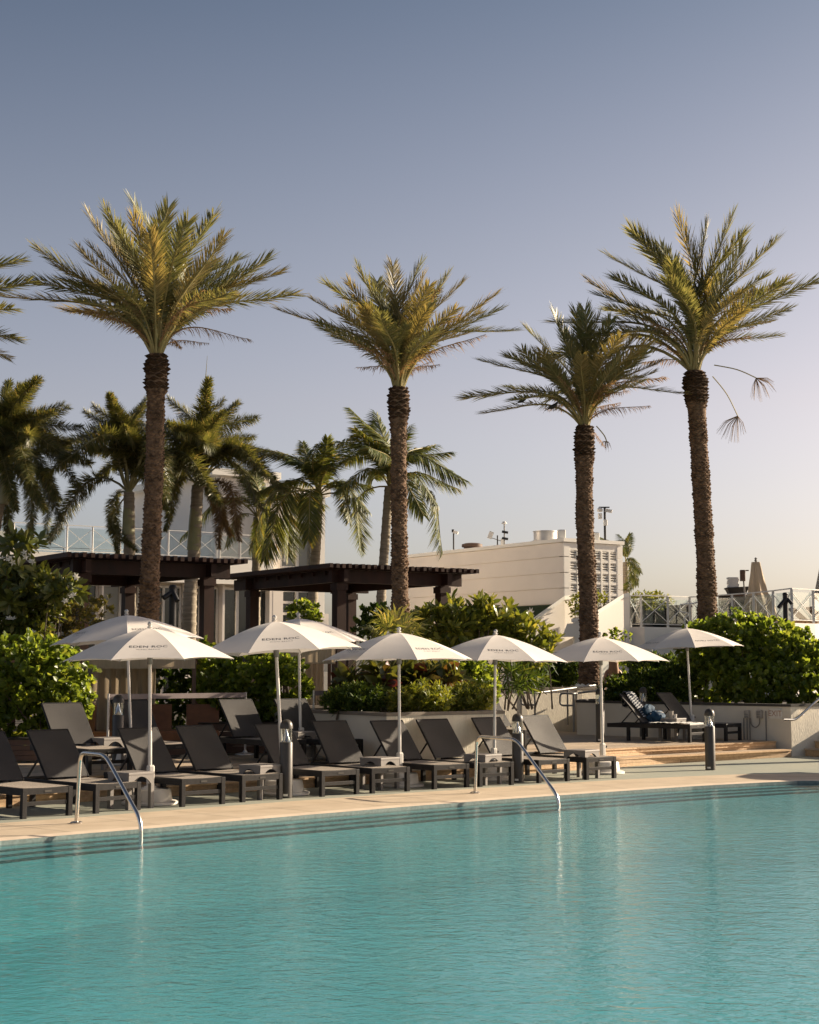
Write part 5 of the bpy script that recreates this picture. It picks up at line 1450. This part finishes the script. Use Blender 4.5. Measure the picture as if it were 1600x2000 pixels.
def smooth_palm(name, label, base_px, crown_px, Y, mids, fr_list, seed, group, r0, r1, shaft=None, spear=None, coco=False):
    r = random.Random(seed)
    crown = A(*crown_px, Y)
    root = thing(name, label, "palm tree", A(*base_px, Y), group=group)
    pts = smooth_path([root.location.copy()] + [A(*m_, Y) for m_ in mids] + [crown], 8)
    n_ = len(pts)
    rad = [r0 + (r1 - r0) * (i / (n_ - 1)) ** 0.7 + 0.006 * (i % 2) for i in range(n_)]
    # ring scars: fine collars modelled into the trunk
    P = []; Rr = []
    for i in range(n_ - 1):
        for k in range(4):
            P.append(pts[i].lerp(pts[i + 1], k / 4)); Rr.append((rad[i] + (rad[i + 1] - rad[i]) * k / 4) * (1.05 if k == 0 else 0.97))
    P.append(pts[-1]); Rr.append(rad[-1])
    MB().tube(P, Rr, 12).build("trunk", M_trunkg, root, world=True, smooth=True)
    if shaft:
        a = A(*shaft, Y)
        MB().tube([a, a.lerp(crown, 0.5), crown, crown + Vector((0, 0, 0.15))], [r1 * 1.18, r1 * 1.1, r1 * 0.75, r1 * 0.5], 12).build("crownshaft", M_shaft, root, world=True, smooth=True)
    if spear:
        e = A(*spear, Y); MB().tube([crown, crown.lerp(e, 0.3), crown.lerp(e, 0.75), e], [0.045, 0.035, 0.016, 0.004], 6).build("spear_leaf", M_stalk, root, world=True)
    for tpx in fr_list:
        lib = COCO if coco else FOX
        Lc = tpx[3]
        v = tips_to_vecs(crown, Y, [tpx[:3]], Lc, r)[0]
        me = lib[tpx[4]] if len(tpx) > 4 and tpx[4] < 9 else (FOXD[0] if len(tpx) > 4 else lib[r.randrange(3)])
        place_frond(me, root, crown, v, r.uniform(-0.5, 0.5))
    if coco and Y < 60:
        for k in range(4):
            a = 2 * math.pi * (k + r.uniform(0, 0.7)) / 4; e = R(r.choice((60, 35, 5, -20)) + r.uniform(-8, 8)); l_ = r.uniform(2.3, 2.9)
            place_frond(COCO[2 if e < 0.2 else 1], root, crown, Vector((math.cos(a) * math.cos(e), math.sin(a) * math.cos(e), math.sin(e))) * l_, r.uniform(-0.5, 0.5))
    if not coco:
        for k in range(10):
            a = 2 * math.pi * (k + r.uniform(0, 0.6)) / 10; e = R(r.choice((62, 42, 22, 0)) + r.uniform(-10, 10)); l_ = r.uniform(2.5, 3.3)
            v = Vector((math.cos(a) * math.cos(e), math.sin(a) * math.cos(e), math.sin(e))) * l_
            place_frond(FOX[2 if e < 0.5 else 1], root, crown, v, r.uniform(-0.5, 0.5))
    return root
GF, GC = "bushy plume palms behind the left pergola", "coconut palms behind the middle pergola"
smooth_palm("plume_palm", "dense dark plume palm at the left edge with drooping bushy fronds", (-30, 1290), (8, 930), 41, [(-20, 1100)],
            [(165, 830, .3, 3.6, 2), (150, 900, -.4, 3.2, 2), (95, 1050, .3, 3.4, 2), (70, 755, .2, 3.2, 0), (-80, 800, .2, 3, 1), (30, 1000, -.7, 3.2, 2), (120, 980, -.5, 3.2, 2), (110, 800, -.7, 3.2, 1), (20, 740, .5, 3.4, 0), (-100, 950, .3, 3, 2), (60, 850, -.9, 3.0, 1), (150, 860, .8, 3.2, 1), (60, 940, -.9, 2.8, 2), (40, 800, .8, 3, 1), (60, 1060, -.2, 3.0, 2), (125, 1020, .5, 3.2, 2), (20, 1065, .4, 2.6, 2), (165, 960, -.2, 3.3, 2), (90, 1000, -.8, 2.8, 2), (140, 790, .4, 3.3, 0), (40, 745, -.4, 3.2, 0)], 21, GF, 0.2, 0.15, (5, 985))
smooth_palm("plume_palm", "dark bushy plume palm between the left edge and the leftmost tall palm", (254, 1290), (252, 962), 42, [(253, 1120)],
            [(178, 785, .4, 3.3, 1), (290, 770, .3, 3.3, 0), (165, 870, -.5, 3.2, 2), (90, 1062, .2, 3.5, 2), (270, 1080, -.3, 2.4, 2), (340, 900, .3, 3.0, 1), (215, 765, -.6, 3.3, 1), (230, 1085, .5, 2.6, 2), (330, 1000, -.5, 2.8, 2), (245, 830, -.9, 3, 1), (190, 930, .8, 2.8, 2), (300, 850, .8, 3, 1)], 22, GF, 0.19, 0.15, (251, 1045))
smooth_palm("plume_palm", "plume palm with a tall straight spear leaf right of the leftmost tall palm", (368, 1290), (386, 948), 43, [(371, 1170), (379, 1080)],
            [(325, 770, .3, 3.2, 1), (470, 780, .3, 3.2, 0), (560, 890, .2, 3.5, 1), (565, 960, -.2, 3.4, 2), (300, 890, .4, 2.6, 2), (470, 1060, -.4, 3.0, 2), (430, 1075, .4, 2.8, 2), (320, 1040, -.5, 2.4, 2), (530, 930, -.6, 3.2, 2), (440, 800, -.7, 3.2, 1), (500, 850, .7, 3.2, 1), (350, 830, -.8, 3, 1), (455, 1050, .6, 2.8, 2, ), (400, 860, -.95, 3, 1), (520, 1000, .6, 2.8, 2), (300, 960, -.5, 2.6, 2)], 23, GF, 0.22, 0.165, (378, 1075), (405, 695))
dry = [c for c in bpy.data.objects if c.parent and c.parent.name.startswith("plume_palm.002") and c.name.startswith("frond")]
for c in dry[5:7] + dry[12:13]: c.data = FOXD[0]; c.name = "dry_frond"
smooth_palm("coconut_palm", "coconut palm left of the middle tall palm, before the cream stair tower", (608, 1290), (622, 968), 45, [(612, 1150), (618, 1060)],
            [(482, 1075, .2, 3.2, 2), (510, 1100, -.5, 3.2, 2), (562, 1092, .5, 2.9, 2), (500, 960, .3, 3, 1), (545, 882, -.3, 2.6, 1), (590, 860, .4, 2.6, 0), (640, 850, -.3, 2.6, 0), (690, 880, .4, 2.6, 1), (728, 950, .2, 2.4, 1), (722, 1000, -.4, 2.4, 2), (715, 1080, .3, 2.8, 2), (685, 1020, -.6, 2.4, 2), (600, 1060, -.7, 2.6, 2), (645, 905, -.9, 2.4, 0)], 31, GC, 0.16, 0.13, coco=True)
smooth_palm("coconut_palm", "coconut palm half hidden behind the middle tall palm's trunk", (741, 1290), (760, 950), 44, [(744, 1180), (752, 1060)],
            [(655, 858, .3, 2.9, 2), (650, 962, -.3, 3, 2), (702, 1075, .3, 2.9, 2), (690, 832, -.4, 2.9, 1), (735, 803, .3, 2.8, 0), (800, 830, -.3, 2.6, 0), (835, 870, .4, 2.5, 1), (885, 880, .2, 2.8, 1), (901, 955, .2, 2.9, 1), (855, 985, -.4, 2.6, 2), (868, 1082, .2, 3.0, 2), (830, 1010, -.6, 2.6, 2), (670, 900, .8, 2.8, 2), (720, 870, -.9, 2.6, 1)], 32, GC, 0.15, 0.125, coco=True)
smooth_palm("coconut_palm", "small yellowish coconut palm before the balcony railing", (499, 1290), (503, 1010), 47, [(500, 1150)],
            [(440, 1068, .2, 2.6, 2), (548, 1015, .3, 2.4, 2), (515, 1100, -.3, 2.4, 2), (470, 930, .3, 2.4, 1), (545, 940, -.4, 2.4, 1), (420, 985, -.4, 2.6, 2), (505, 1085, .6, 2.4, 2), (560, 1060, .3, 2.4, 2), (500, 905, .5, 2.4, 0)], 33, GC, 0.15, 0.13, coco=True)
smooth_palm("coconut_palm", "distant windswept palm showing behind the louvred building's right end", (1222, 1290), (1222, 1098), 74, [(1222, 1200)],
            [(1165, 1045, .2, 2.6, 1), (1208, 1042, .3, 2.4, 2), (1250, 1100, .3, 2.0, 1), (1245, 1145, -.3, 2.4, 2), (1232, 1040, .2, 2.0, 0), (1215, 1180, .3, 2.4, 2), (1252, 1120, -.5, 2.2, 2), (1190, 1060, -.5, 2.4, 1)], 34, "distant palm", 0.16, 0.13, coco=True)

# ------------------------------------------------------------------ leafy shrubs
def leaf_tpl(kind):
    if kind == 'round':   w, fold, bend = (0.05, 0.30, 0.34, 0.06), 0.10, -0.06
    elif kind == 'long':  w, fold, bend = (0.03, 0.13, 0.17, 0.03), 0.05, -0.12
    elif kind == 'blade': w, fold, bend = (0.03, 0.055, 0.045, 0.005), 0.02, -0.25
    elif kind == 'sprig': w, fold, bend = (0.03, 0.11, 0.10, 0.01), 0.04, -0.12
    elif kind == 'ti':    w, fold, bend = (0.03, 0.2, 0.18, 0.01), 0.08, -0.25
    else:                 w, fold, bend = (0.05, 0.2, 0.2, 0.03), 0.05, -0.05
    xs = (0.0, 0.34, 0.72, 1.0); vs = []
    for x, ww in zip(xs, w):
        for y in (-1, 0, 1): vs.append((x, y * ww, abs(y) * fold * ww / 0.3 + bend * x * x))
    fs = []
    for j in range(3):
        for i in range(2): a = j * 3 + i; fs.append((a, a + 1, a + 4, a + 3))
    return np.array(vs, float), np.array(fs, int)
TPL = {k: leaf_tpl(k) for k in ('round', 'long', 'blade', 'ti', 'small', 'sprig')}
def tpl_mesh(kind, m):
    v, f = TPL[kind]; me = bpy.data.meshes.new("leaf"); me.from_pydata(v.tolist(), [], f.tolist()); me.materials.append(m)
    me.polygons.foreach_set('use_smooth', [True] * len(f)); me.update(); return me
LEAFME = {}
def big_mesh(name, V_, F_, m, parent, kind='stuff'):
    me = bpy.data.meshes.new(name); nv, nf = len(V_), len(F_)
    me.vertices.add(nv); me.vertices.foreach_set('co', V_.astype(np.float32).ravel())
    me.loops.add(nf * 4); me.loops.foreach_set('vertex_index', F_.astype(np.int32).ravel())
    me.polygons.add(nf); me.polygons.foreach_set('loop_start', np.arange(0, nf * 4, 4, dtype=np.int32))
    try: me.polygons.foreach_set('loop_total', np.full(nf, 4, dtype=np.int32))
    except Exception: pass
    me.polygons.foreach_set('use_smooth', np.ones(nf, dtype=bool))
    me.materials.append(m); me.update(calc_edges=True); me.validate()
    return link(me, name, parent, kind)
def shrub(name, label, cat, blobs, nclus, per, size, kind, m, seed, parts=0, group=None, upw=0.35, spread=0.9, base_z=None, branch=6, inner=0.45, spiral=False):
    """blobs: (centre, radii); leaves sit in rosettes spread through the blobs' volume"""
    g = np.random.default_rng(seed)
    cs = np.array([list(b[0]) for b in blobs], float); rs = np.array([list(b[1]) for b in blobs], float)
    bz = base_z if base_z is not None else float((cs[:, 2] - rs[:, 2]).min())
    root = thing(name, label, cat, (float(cs[:, 0].mean()), float(cs[:, 1].mean()), bz), group=group)
    wgt = (rs[:, 0] * rs[:, 2]); wgt = wgt / wgt.sum()
    b = g.choice(len(cs), nclus, p=wgt)
    u = unit(g.normal(size=(nclus, 3)))
    rad = g.uniform(inner, 1.06, nclus) ** 0.6
    lump_ = 1 + 0.16 * np.sin(u[:, 0] * 5 + seed) * np.cos(u[:, 2] * 6 + seed * 2) + 0.08 * np.sin(u[:, 1] * 11 + u[:, 2] * 9)
    P = cs[b] + u * rs[b] * (rad * lump_)[:, None]
    keep = P[:, 2] > bz - 0.02
    P, u, b = P[keep], u[keep], b[keep]; n = len(P)
    ax = unit(u * 0.75 + g.normal(size=(n, 3)) * 0.35 + np.array([0, 0, upw]))
    # rosettes
    t1 = unit(np.cross(ax, g.normal(size=(n, 3)))); t2 = np.cross(ax, t1)
    ang = (np.arange(per)[None, :] * 2.399 + g.uniform(0, 6.28, n)[:, None])
    op = g.uniform(0.45, 1.25, (n, per)) * spread
    X = (ax[:, None, :] * np.cos(op)[..., None] + (t1[:, None, :] * np.cos(ang)[..., None] + t2[:, None, :] * np.sin(ang)[..., None]) * np.sin(op)[..., None])
    X = unit(X.reshape(-1, 3)); Pk = np.repeat(P, per, 0) + ax.repeat(per, 0) * (g.uniform(-0.5, 0.2, n * per) * size)[:, None]
    Nn = unit(np.repeat(ax, per, 0) * 1.0 + g.normal(size=X.shape) * 0.35); Yv = unit(np.cross(Nn, X)); Zv = np.cross(X, Yv)
    S = size * g.uniform(0.65, 1.2, len(X))
    tv, tf = TPL[kind]; k = len(tv)
    idx = np.argsort(Pk[:, 1] - 0.25 * np.abs(Pk[:, 2] - bz))          # nearest to the camera first
    npart = min(parts, len(idx)); sel = idx[: npart * 4: 4] if npart * 4 <= len(idx) else idx[:npart]
    mask = np.ones(len(X), bool); mask[sel] = False
    loc = np.array(root.location)
    Xa, Ya, Za, Pa, Sa = X[mask], Yv[mask], Zv[mask], Pk[mask] - loc, S[mask]
    Vv = Pa[:, None, :] + Sa[:, None, None] * (tv[None, :, 0, None] * Xa[:, None, :] + tv[None, :, 1, None] * Ya[:, None, :] + tv[None, :, 2, None] * Za[:, None, :])
    Ff = tf[None] + (np.arange(len(Xa)) * k)[:, None, None]
    big_mesh("foliage", Vv.reshape(-1, 3), Ff.reshape(-1, 4), m, root)
    if npart:
        key = (kind, m.name)
        if key not in LEAFME: LEAFME[key] = tpl_mesh(kind, m)
        for i in sel:
            M_ = Matrix(((*X[i],), (*Yv[i],), (*Zv[i],))).transposed() * float(S[i])
            M_ = M_.to_4x4(); M_.translation = Vector(Pk[i] - loc)
            link(LEAFME[key], "leaf", root, mw=M_)
    if branch:
        r = random.Random(seed)
        for i in range(branch):
            j = g.integers(0, n); e = Vector(P[j]); c0 = cs[b[j]]
            s_ = Vector((c0[0] + r.uniform(-0.3, 0.3) * rs[b[j]][0], c0[1] + r.uniform(-.2, .2) * rs[b[j]][1], bz - 0.05))
            m_ = s_.lerp(e, 0.55) + Vector((r.uniform(-.08, .08), r.uniform(-.08, .08), r.uniform(0, .1)))
            MB().tube([s_, m_, e], [0.022, 0.015, 0.006], 6).build("branch", M_branch, root, world=True, smooth=True)
    return root
def blob(px, py, Y, rx, ry, rz): c = A(px, py, Y); return ((c.x, c.y, c.z), (rx, ry, rz))

# left: bright hedge, plumeria tree, ochre shrub
shrub("hedge", "bright sunlit round-leaved hedge at the left edge behind the first rear lounger", "hedge",
      [blob(10, 1330, 26.2, .95, .6, .70), blob(95, 1335, 26.0, .70, .55, .66), blob(55, 1305, 26.4, .7, .5, .5), blob(-110, 1340, 26.4, .9, .6, .9), blob(130, 1372, 25.8, .42, .4, .42), blob(20, 1405, 26.2, 1.0, .5, .3)],
      1500, 6, 0.125, 'round', L_clusia, 101, parts=260, base_z=D + 0.3, branch=10)
shrub("plumeria_tree", "dark long-leaved plumeria tree at the left edge with a few white flowers", "tree",
      [blob(20, 1150, 29, 1.05, .8, .62), blob(95, 1150, 28.8, .62, .6, .45), blob(40, 1060, 29.2, .5, .5, .22), blob(10, 1225, 29, .8, .6, .55), blob(-80, 1150, 29, .9, .7, .8), blob(75, 1200, 28.9, .5, .5, .35)],
      430, 9, 0.27, 'long', L_plum, 102, parts=260, base_z=0.42, branch=16, spread=1.15, inner=0.3)
pt_ = bpy.data.objects[-1] if False else None
r = random.Random(5)
plum = [o_ for o_ in bpy.data.objects if o_.name == "plumeria_tree"][0]
fm = MB()
for k in range(5):
    a = k * 2 * math.pi / 5
    fm.add([(0, 0, 0), (0.035 * math.cos(a - 0.5), 0.035 * math.sin(a - 0.5), 0.01), (0.07 * math.cos(a), 0.07 * math.sin(a), 0.025), (0.035 * math.cos(a + 0.5), 0.035 * math.sin(a + 0.5), 0.01)], [(0, 1, 2, 3)])
fme = fm.mesh("flower", M_flower)
for px, py in ((146, 1128), (140, 1162), (23, 1212), (18, 1096), (10, 1092), (50, 1083), (60, 1092), (130, 1178), (66, 1240)):
    p = A(px, py, 28.05)
    for k in range(2):
        M_ = Matrix.Translation(p + V(r.uniform(-.06, .06), r.uniform(-.05, .05), r.uniform(-.05, .05)) - plum.location) @ Matrix.Rotation(r.uniform(0.6, 1.6), 4, 'X') @ Matrix.Rotation(r.uniform(0, 6), 4, 'Z')
        link(fme, "flower", plum, mw=M_)
shrub("shrub", "sparse ochre-leaved shrub between the plumeria tree and the left parasols", "shrub",
      [blob(115, 1215, 30.3, .55, .5, .5), blob(150, 1200, 30.4, .4, .4, .3), blob(90, 1240, 30.2, .5, .4, .4), blob(190, 1190, 31.4, .4, .4, .3)], 230, 6, 0.12, 'small', L_ochre, 103, parts=120, base_z=0.42, branch=14, inner=0.2)
shrub("hedge", "sunlit round-leaved hedge in the brown box behind the middle bollard", "hedge",
      [blob(430, 1330, 28.6, .52, .5, .52), blob(500, 1315, 28.3, .6, .5, .5), blob(560, 1340, 28.2, .42, .45, .55), blob(470, 1370, 28.3, .75, .45, .4), blob(545, 1385, 28.1, .42, .4, .25)],
      1000, 6, 0.125, 'round', L_clusia, 104, parts=260, base_z=D + 0.5, branch=9)
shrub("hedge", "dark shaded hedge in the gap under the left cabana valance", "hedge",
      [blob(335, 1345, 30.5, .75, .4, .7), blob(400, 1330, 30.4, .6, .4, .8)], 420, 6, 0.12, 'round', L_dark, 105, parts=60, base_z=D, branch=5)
shrub("shrub", "small round green bush behind the top of the middle parasols", "shrub", [blob(592, 1200, 33.5, .36, .3, .30)], 130, 6, 0.09, 'round', L_clusia, 106, parts=40, base_z=1.6, branch=4)
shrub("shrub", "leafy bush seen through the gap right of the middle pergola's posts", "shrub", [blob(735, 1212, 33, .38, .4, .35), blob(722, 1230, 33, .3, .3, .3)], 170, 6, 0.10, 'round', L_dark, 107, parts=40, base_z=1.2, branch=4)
# planter in the middle
for (x0, lab, sd) in ((690, "dark green low shrub at the left end of the central planter", 1), (818, "yellow-lit lime shrub right of the central parasol pole", 2), (905, "lime shrub at the right end of the central planter, beside the rear lounger", 3)):
    w_ = 0.5 if x0 == 690 else 0.42
    Y = 26.3 if x0 != 905 else 27.1
    shrub("low_shrub", lab, "shrub", [blob(x0, 1368, Y, w_, .4, .20), blob(x0 - 34, 1371, Y, .25, .3, .20), blob(x0 + 34, 1366, Y, .27, .3, .24), blob(x0 + 8, 1355, Y + .2, .22, .3, .2), blob(x0 - 16, 1360, Y, .16, .2, .18)], 700, 7, 0.10, 'sprig', L_dark if sd == 1 else L_lime, 110 + sd, parts=60, base_z=1.0, branch=3, upw=0.9, spread=0.9, inner=0.3)
shrub("ti_plant", "broad-leaved ti plants with reddish stems behind the central parasol pole", "plant",
      [blob(690, 1335, 28.0, .32, .35, .20), blob(752, 1335, 27.6, .3, .3, .22), blob(822, 1330, 28.0, .42, .35, .22), blob(868, 1330, 28.1, .25, .3, .2)], 62, 7, 0.34, 'ti', L_ti, 115, parts=180, base_z=1.0, branch=14, upw=0.7, spread=1.0, inner=0.2)
shrub("hedge", "round-leaved green shrub behind the central planter's lime shrubs", "hedge",
      [blob(865, 1320, 29.6, .55, .5, .42), blob(925, 1325, 29.8, .42, .45, .45), blob(830, 1320, 29.8, .4, .4, .35), blob(950, 1350, 29.6, .25, .3, .25)], 620, 6, 0.12, 'round', L_clusia, 116, parts=240, base_z=1.0, branch=6)
def fan_palm(label, crown_px, Y, leaves, size, seed):
    r = random.Random(seed); crown = A(*crown_px, Y)
    root = thing("fan_palm", label, "palm", V(crown.x, crown.y, 1.0))
    MB().tube([root.location.copy(), crown], [0.10, 0.08], 10).build("trunk", M_trunk, root, world=True)
    for (tx, ty, dyk) in leaves:
        e = A(tx, ty, Y + dyk); v = e - crown; L_ = v.length; hub = crown + v * 0.42
        X = v.normalized(); up = Vector((0, 0, 1)) - X * X.z; up = up.normalized() if up.length > 0.2 else Vector((0, -1, 0)); Yv = up.cross(X)
        q = MB(); n_ = 26
        MB_s = q.tube([crown, crown.lerp(hub, 0.5) + Vector((0, 0, 0.05)), hub], [0.014, 0.011, 0.009], 5, mi=1)
        for i in range(n_):
            a = R(-115 + 230 * i / (n_ - 1)) + r.uniform(-.03, .03)
            ln = size * (0.62 + 0.38 * math.cos(a * 0.6)) * r.uniform(0.85, 1.1)
            d = (X * math.cos(a) + Yv * math.sin(a)).normalized(); d = (d + up * (0.18 if i % 2 else 0.05)).normalized()
            m_ = hub + d * ln * 0.55; tip = hub + d * ln + Vector((0, 0, -1)) * ln * r.uniform(0.12, 0.5)
            wv = d.cross(up).normalized() * ln * 0.040
            q.add([hub, m_ - wv, tip, m_ + wv], [(0, 1, 2, 3)], 0)
        q.build("fan_leaf", [L_fan, M_stalk], root, world=True)
    return root
fan_palm("spiky fan palm behind the central parasol, blades showing above and below its canopy", (772, 1262), 28.6,
         [(700, 1215, .2), (740, 1188, -.2), (775, 1172, .2), (810, 1185, -.3), (835, 1212, .3), (672, 1300, -.4), (700, 1330, -.3), (745, 1345, -.5), (800, 1340, -.5), (838, 1318, -.3), (855, 1288, .1), (690, 1258, .3), (720, 1300, -.6), (820, 1300, -.6), (860, 1250, .4)], 0.62, 9)
shrub("plumeria_hedge", "row of upright sunlit long-leaved plumeria behind the right-centre parasols", "hedge",
      [blob(838, 1225, 32.2, .42, .4, .42), blob(885, 1215, 32.2, .42, .4, .45), blob(935, 1212, 32.4, .45, .4, .50), blob(985, 1225, 32.6, .48, .4, .45), blob(1035, 1242, 32.8, .40, .4, .36), blob(1075, 1258, 33, .26, .3, .24), blob(900, 1270, 32.6, .9, .4, .4), blob(1010, 1285, 33, .7, .4, .4)],
      420, 8, 0.23, 'long', L_plumy, 120, parts=290, base_z=1.0, branch=16, upw=1.0, spread=0.75, inner=0.3)
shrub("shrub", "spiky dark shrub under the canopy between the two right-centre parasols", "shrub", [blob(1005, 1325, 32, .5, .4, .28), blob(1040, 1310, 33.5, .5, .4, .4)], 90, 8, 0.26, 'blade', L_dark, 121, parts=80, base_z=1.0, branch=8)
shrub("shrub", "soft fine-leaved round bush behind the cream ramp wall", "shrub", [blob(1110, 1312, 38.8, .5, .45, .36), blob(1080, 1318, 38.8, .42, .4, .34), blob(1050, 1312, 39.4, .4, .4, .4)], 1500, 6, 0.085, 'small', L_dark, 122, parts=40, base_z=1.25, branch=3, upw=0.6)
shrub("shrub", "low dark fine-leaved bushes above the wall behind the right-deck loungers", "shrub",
      [blob(1215, 1352, 36.2, .55, .5, .33), blob(1275, 1340, 35.6, .62, .5, .42), blob(1325, 1335, 35.2, .5, .45, .42), blob(1283, 1305, 37.3, .72, .5, .36), blob(1225, 1338, 37.0, .4, .4, .22), blob(1310, 1305, 37, .35, .4, .25)], 2600, 6, 0.10, 'small', L_dark, 123, parts=60, base_z=0.95, branch=4, upw=0.6)
shrub("hedge", "big glossy round-leaved hedge at the right behind the EXIT wall", "hedge",
      [blob(1385, 1262, 35.2, .62, .6, .58), blob(1440, 1255, 35.0, .72, .6, .66), blob(1510, 1265, 34.9, .75, .6, .60), blob(1570, 1290, 34.8, .62, .6, .52), blob(1640, 1310, 35.2, .8, .7, .6), blob(1400, 1330, 34.8, .6, .5, .5), blob(1480, 1335, 34.4, .8, .5, .5), blob(1560, 1340, 34.2, .7, .4, .42), blob(1350, 1275, 35.2, .28, .4, .4)],
      2300, 6, 0.135, 'round', L_clusia, 130, parts=300, base_z=0.96, branch=16, inner=0.5)
shrub("shrub", "flowering yellowish shrub in the dark pot at the terrace railing's left end", "shrub", [((POT.x + 0.2, POT.y, POT.z + 1.0), (.55, .4, .34)), ((POT.x + 0.75, POT.y + .4, POT.z + 1.05), (.6, .4, .30))], 330, 6, 0.09, 'small', L_lime, 131, parts=50, base_z=POT.z + 0.70, branch=8)
shrub("shrub", "yellowish bush between the stair parapets behind the third tall palm", "shrub", [blob(1133, 1180, 51.2, .42, .3, .42), blob(1168, 1175, 51.2, .3, .3, .4), blob(1128, 1200, 51, .22, .2, .3)], 220, 6, 0.09, 'small', L_lime, 132, parts=50, base_z=2.2, branch=5)
shrub("shrub", "small green shrub at the foot of the terrace buttress above the last front parasol", "shrub", [blob(1214, 1240, 46, .3, .3, .25), blob(1190, 1245, 46, .25, .3, .2), blob(1236, 1300, 44, .5, .4, .5)], 150, 6, 0.09, 'round', L_clusia, 133, parts=40, base_z=0.93, branch=4)

# ------------------------------------------------------------------ birds on the third palm
for px, py, Y, lab in ((1020, 787, 35.3, "black bird sitting on a frond left of the second palm from right, outer one"), (1080, 799, 35.5, "black bird sitting on a frond nearest the second palm from right's crown")):
    P = A(px, py, Y); t = thing("bird", lab, "bird", P)
    q = MB(); q.tube([(-0.11, 0, 0.0), (-0.06, 0, 0.03), (0.0, 0, 0.06), (0.06, 0, 0.10), (0.09, 0, 0.14), (0.12, 0, 0.155)], [0.004, 0.035, 0.05, 0.042, 0.028, 0.02], 10); q.build("body", M_black, t, smooth=True)
    MB().tube([(0.13, 0, 0.155), (0.165, 0, 0.15)], [0.01, 0.002], 6).build("beak", M_capdark, t)
    MB().hexa([(-0.2, -0.015, -0.05), (-0.09, -0.02, -0.0), (-0.09, 0.02, 0.0), (-0.2, 0.015, -0.05), (-0.2, -0.015, -0.04), (-0.09, -0.02, 0.02), (-0.09, 0.02, 0.02), (-0.2, 0.015, -0.04)]).build("tail", M_black, t)
    for y in (-0.018, 0.018): MB().bar((0.0, y, 0.02), (0.01, y, -0.06), 0.006).build("foot", M_capdark, t)

# ------------------------------------------------------------------ the person behind the bushes
def skin_mesh(name, verts, edges, radii, root, m, sub=2):
    me = bpy.data.meshes.new(name); me.from_pydata([tuple(v) for v in verts], edges, []); me.update()
    o_ = bpy.data.objects.new(name, me); col.objects.link(o_)
    o_.modifiers.new("s", 'SKIN'); s_ = o_.modifiers.new("b", 'SUBSURF'); s_.levels = sub; s_.render_levels = sub
    if not me.skin_vertices: pass
    sv = me.skin_vertices[0].data
    for i, rr in enumerate(radii): sv[i].radius = rr if isinstance(rr, tuple) else (rr, rr); sv[i].use_root = (i == root)
    dg = bpy.context.evaluated_depsgraph_get(); dg.update()
    out = bpy.data.meshes.new_from_object(o_.evaluated_get(dg)); out.name = name
    out.materials.clear(); out.materials.append(m)
    out.polygons.foreach_set('use_smooth', [True] * len(out.polygons))
    bpy.data.objects.remove(o_); bpy.data.meshes.remove(me)
    return out
Pp = V(A(1198, 1300, 38.2).x, 38.2, 0.36)
t = thing("person", "woman seen from behind with long blond hair and a green top, behind the right bushes", "person", Pp)
jv = [(0, 0, .90), (0, .0, 1.05), (0, -.01, 1.22), (0, 0, 1.38), (0, .01, 1.47), (0, .03, 1.58), (0, .03, 1.68),
      (.16, 0, 1.385), (.23, .02, 1.12), (.22, .10, .90), (.22, .13, .82), (-.16, 0, 1.385), (-.23, .02, 1.12), (-.22, .10, .90), (-.22, .13, .82),
      (.09, 0, .84), (.10, .02, .48), (.10, 0, .08), (.10, .12, .03), (-.09, 0, .84), (-.10, .06, .48), (-.10, .02, .08), (-.10, .14, .03)]
je = [(0, 1), (1, 2), (2, 3), (3, 4), (4, 5), (5, 6), (3, 7), (7, 8), (8, 9), (9, 10), (3, 11), (11, 12), (12, 13), (13, 14), (0, 15), (15, 16), (16, 17), (17, 18), (0, 19), (19, 20), (20, 21), (21, 22)]
jr = [(.15, .11), (.12, .09), (.135, .09), (.12, .08), .05, .085, .08, .058, .043, .033, .03, .058, .043, .033, .03, .085, .058, .04, .035, .085, .058, .04, .035]
jr = [x if isinstance(x, tuple) else (x, x) for x in jr]
link(skin_mesh("body", jv, je, jr, 0, M_skin), "body", t)
for s_ in (1, -1):
    for k in range(5):
        b = V(s_ * (.205 + .012 * (k - 2) * .5), .13 + .008 * k, .80); e = b + V(0, .012, -(.055 + .012 * (2 - abs(k - 2))))
        MB().tube([b, b.lerp(e, .5) + V(0, .006, 0), e], [.009, .008, .006], 6).build("finger", M_skin, t, smooth=True)
q = MB(); q.lathe([(.07, 1.75), (.10, 1.70), (.112, 1.62), (.11, 1.52), (.125, 1.40), (.12, 1.25), (.10, 1.12), (.05, 1.05)], 18, (0, 0, 0))
q.v = [(x * 1.05, y * .62 - .055, z) for x, y, z in q.v]; q.build("hair", M_hair, t, smooth=True)
q = MB(); q.lathe([(.10, 1.34), (.152, 1.27), (.155, 1.15), (.135, 1.05), (.13, 1.0)], 20); q.v = [(x, y * .72, z) for x, y, z in q.v]; q.build("top", M_green, t, smooth=True)
q = MB(); q.lathe([(.14, 1.0), (.175, .90), (.18, .78), (.19, .62)], 20); q.v = [(x, y * .8, z) for x, y, z in q.v]; q.build("skirt", M_green, t, smooth=True)
date_palm("date palm added unseen beyond the right edge to lay a trunk shadow across the deck", (2050, 1360), (2060, 640), 33.0, [(2052, 1130), (2056, 900)],  # unseen palm put in only for the trunk shadow it throws on the deck
          [(1960, 520, .3), (2060, 380), (2160, 520, .3), (1900, 620, .2), (2250, 640, .2)], 3.0, 16, RADN(0.2, 0.165, 0.21), 8)
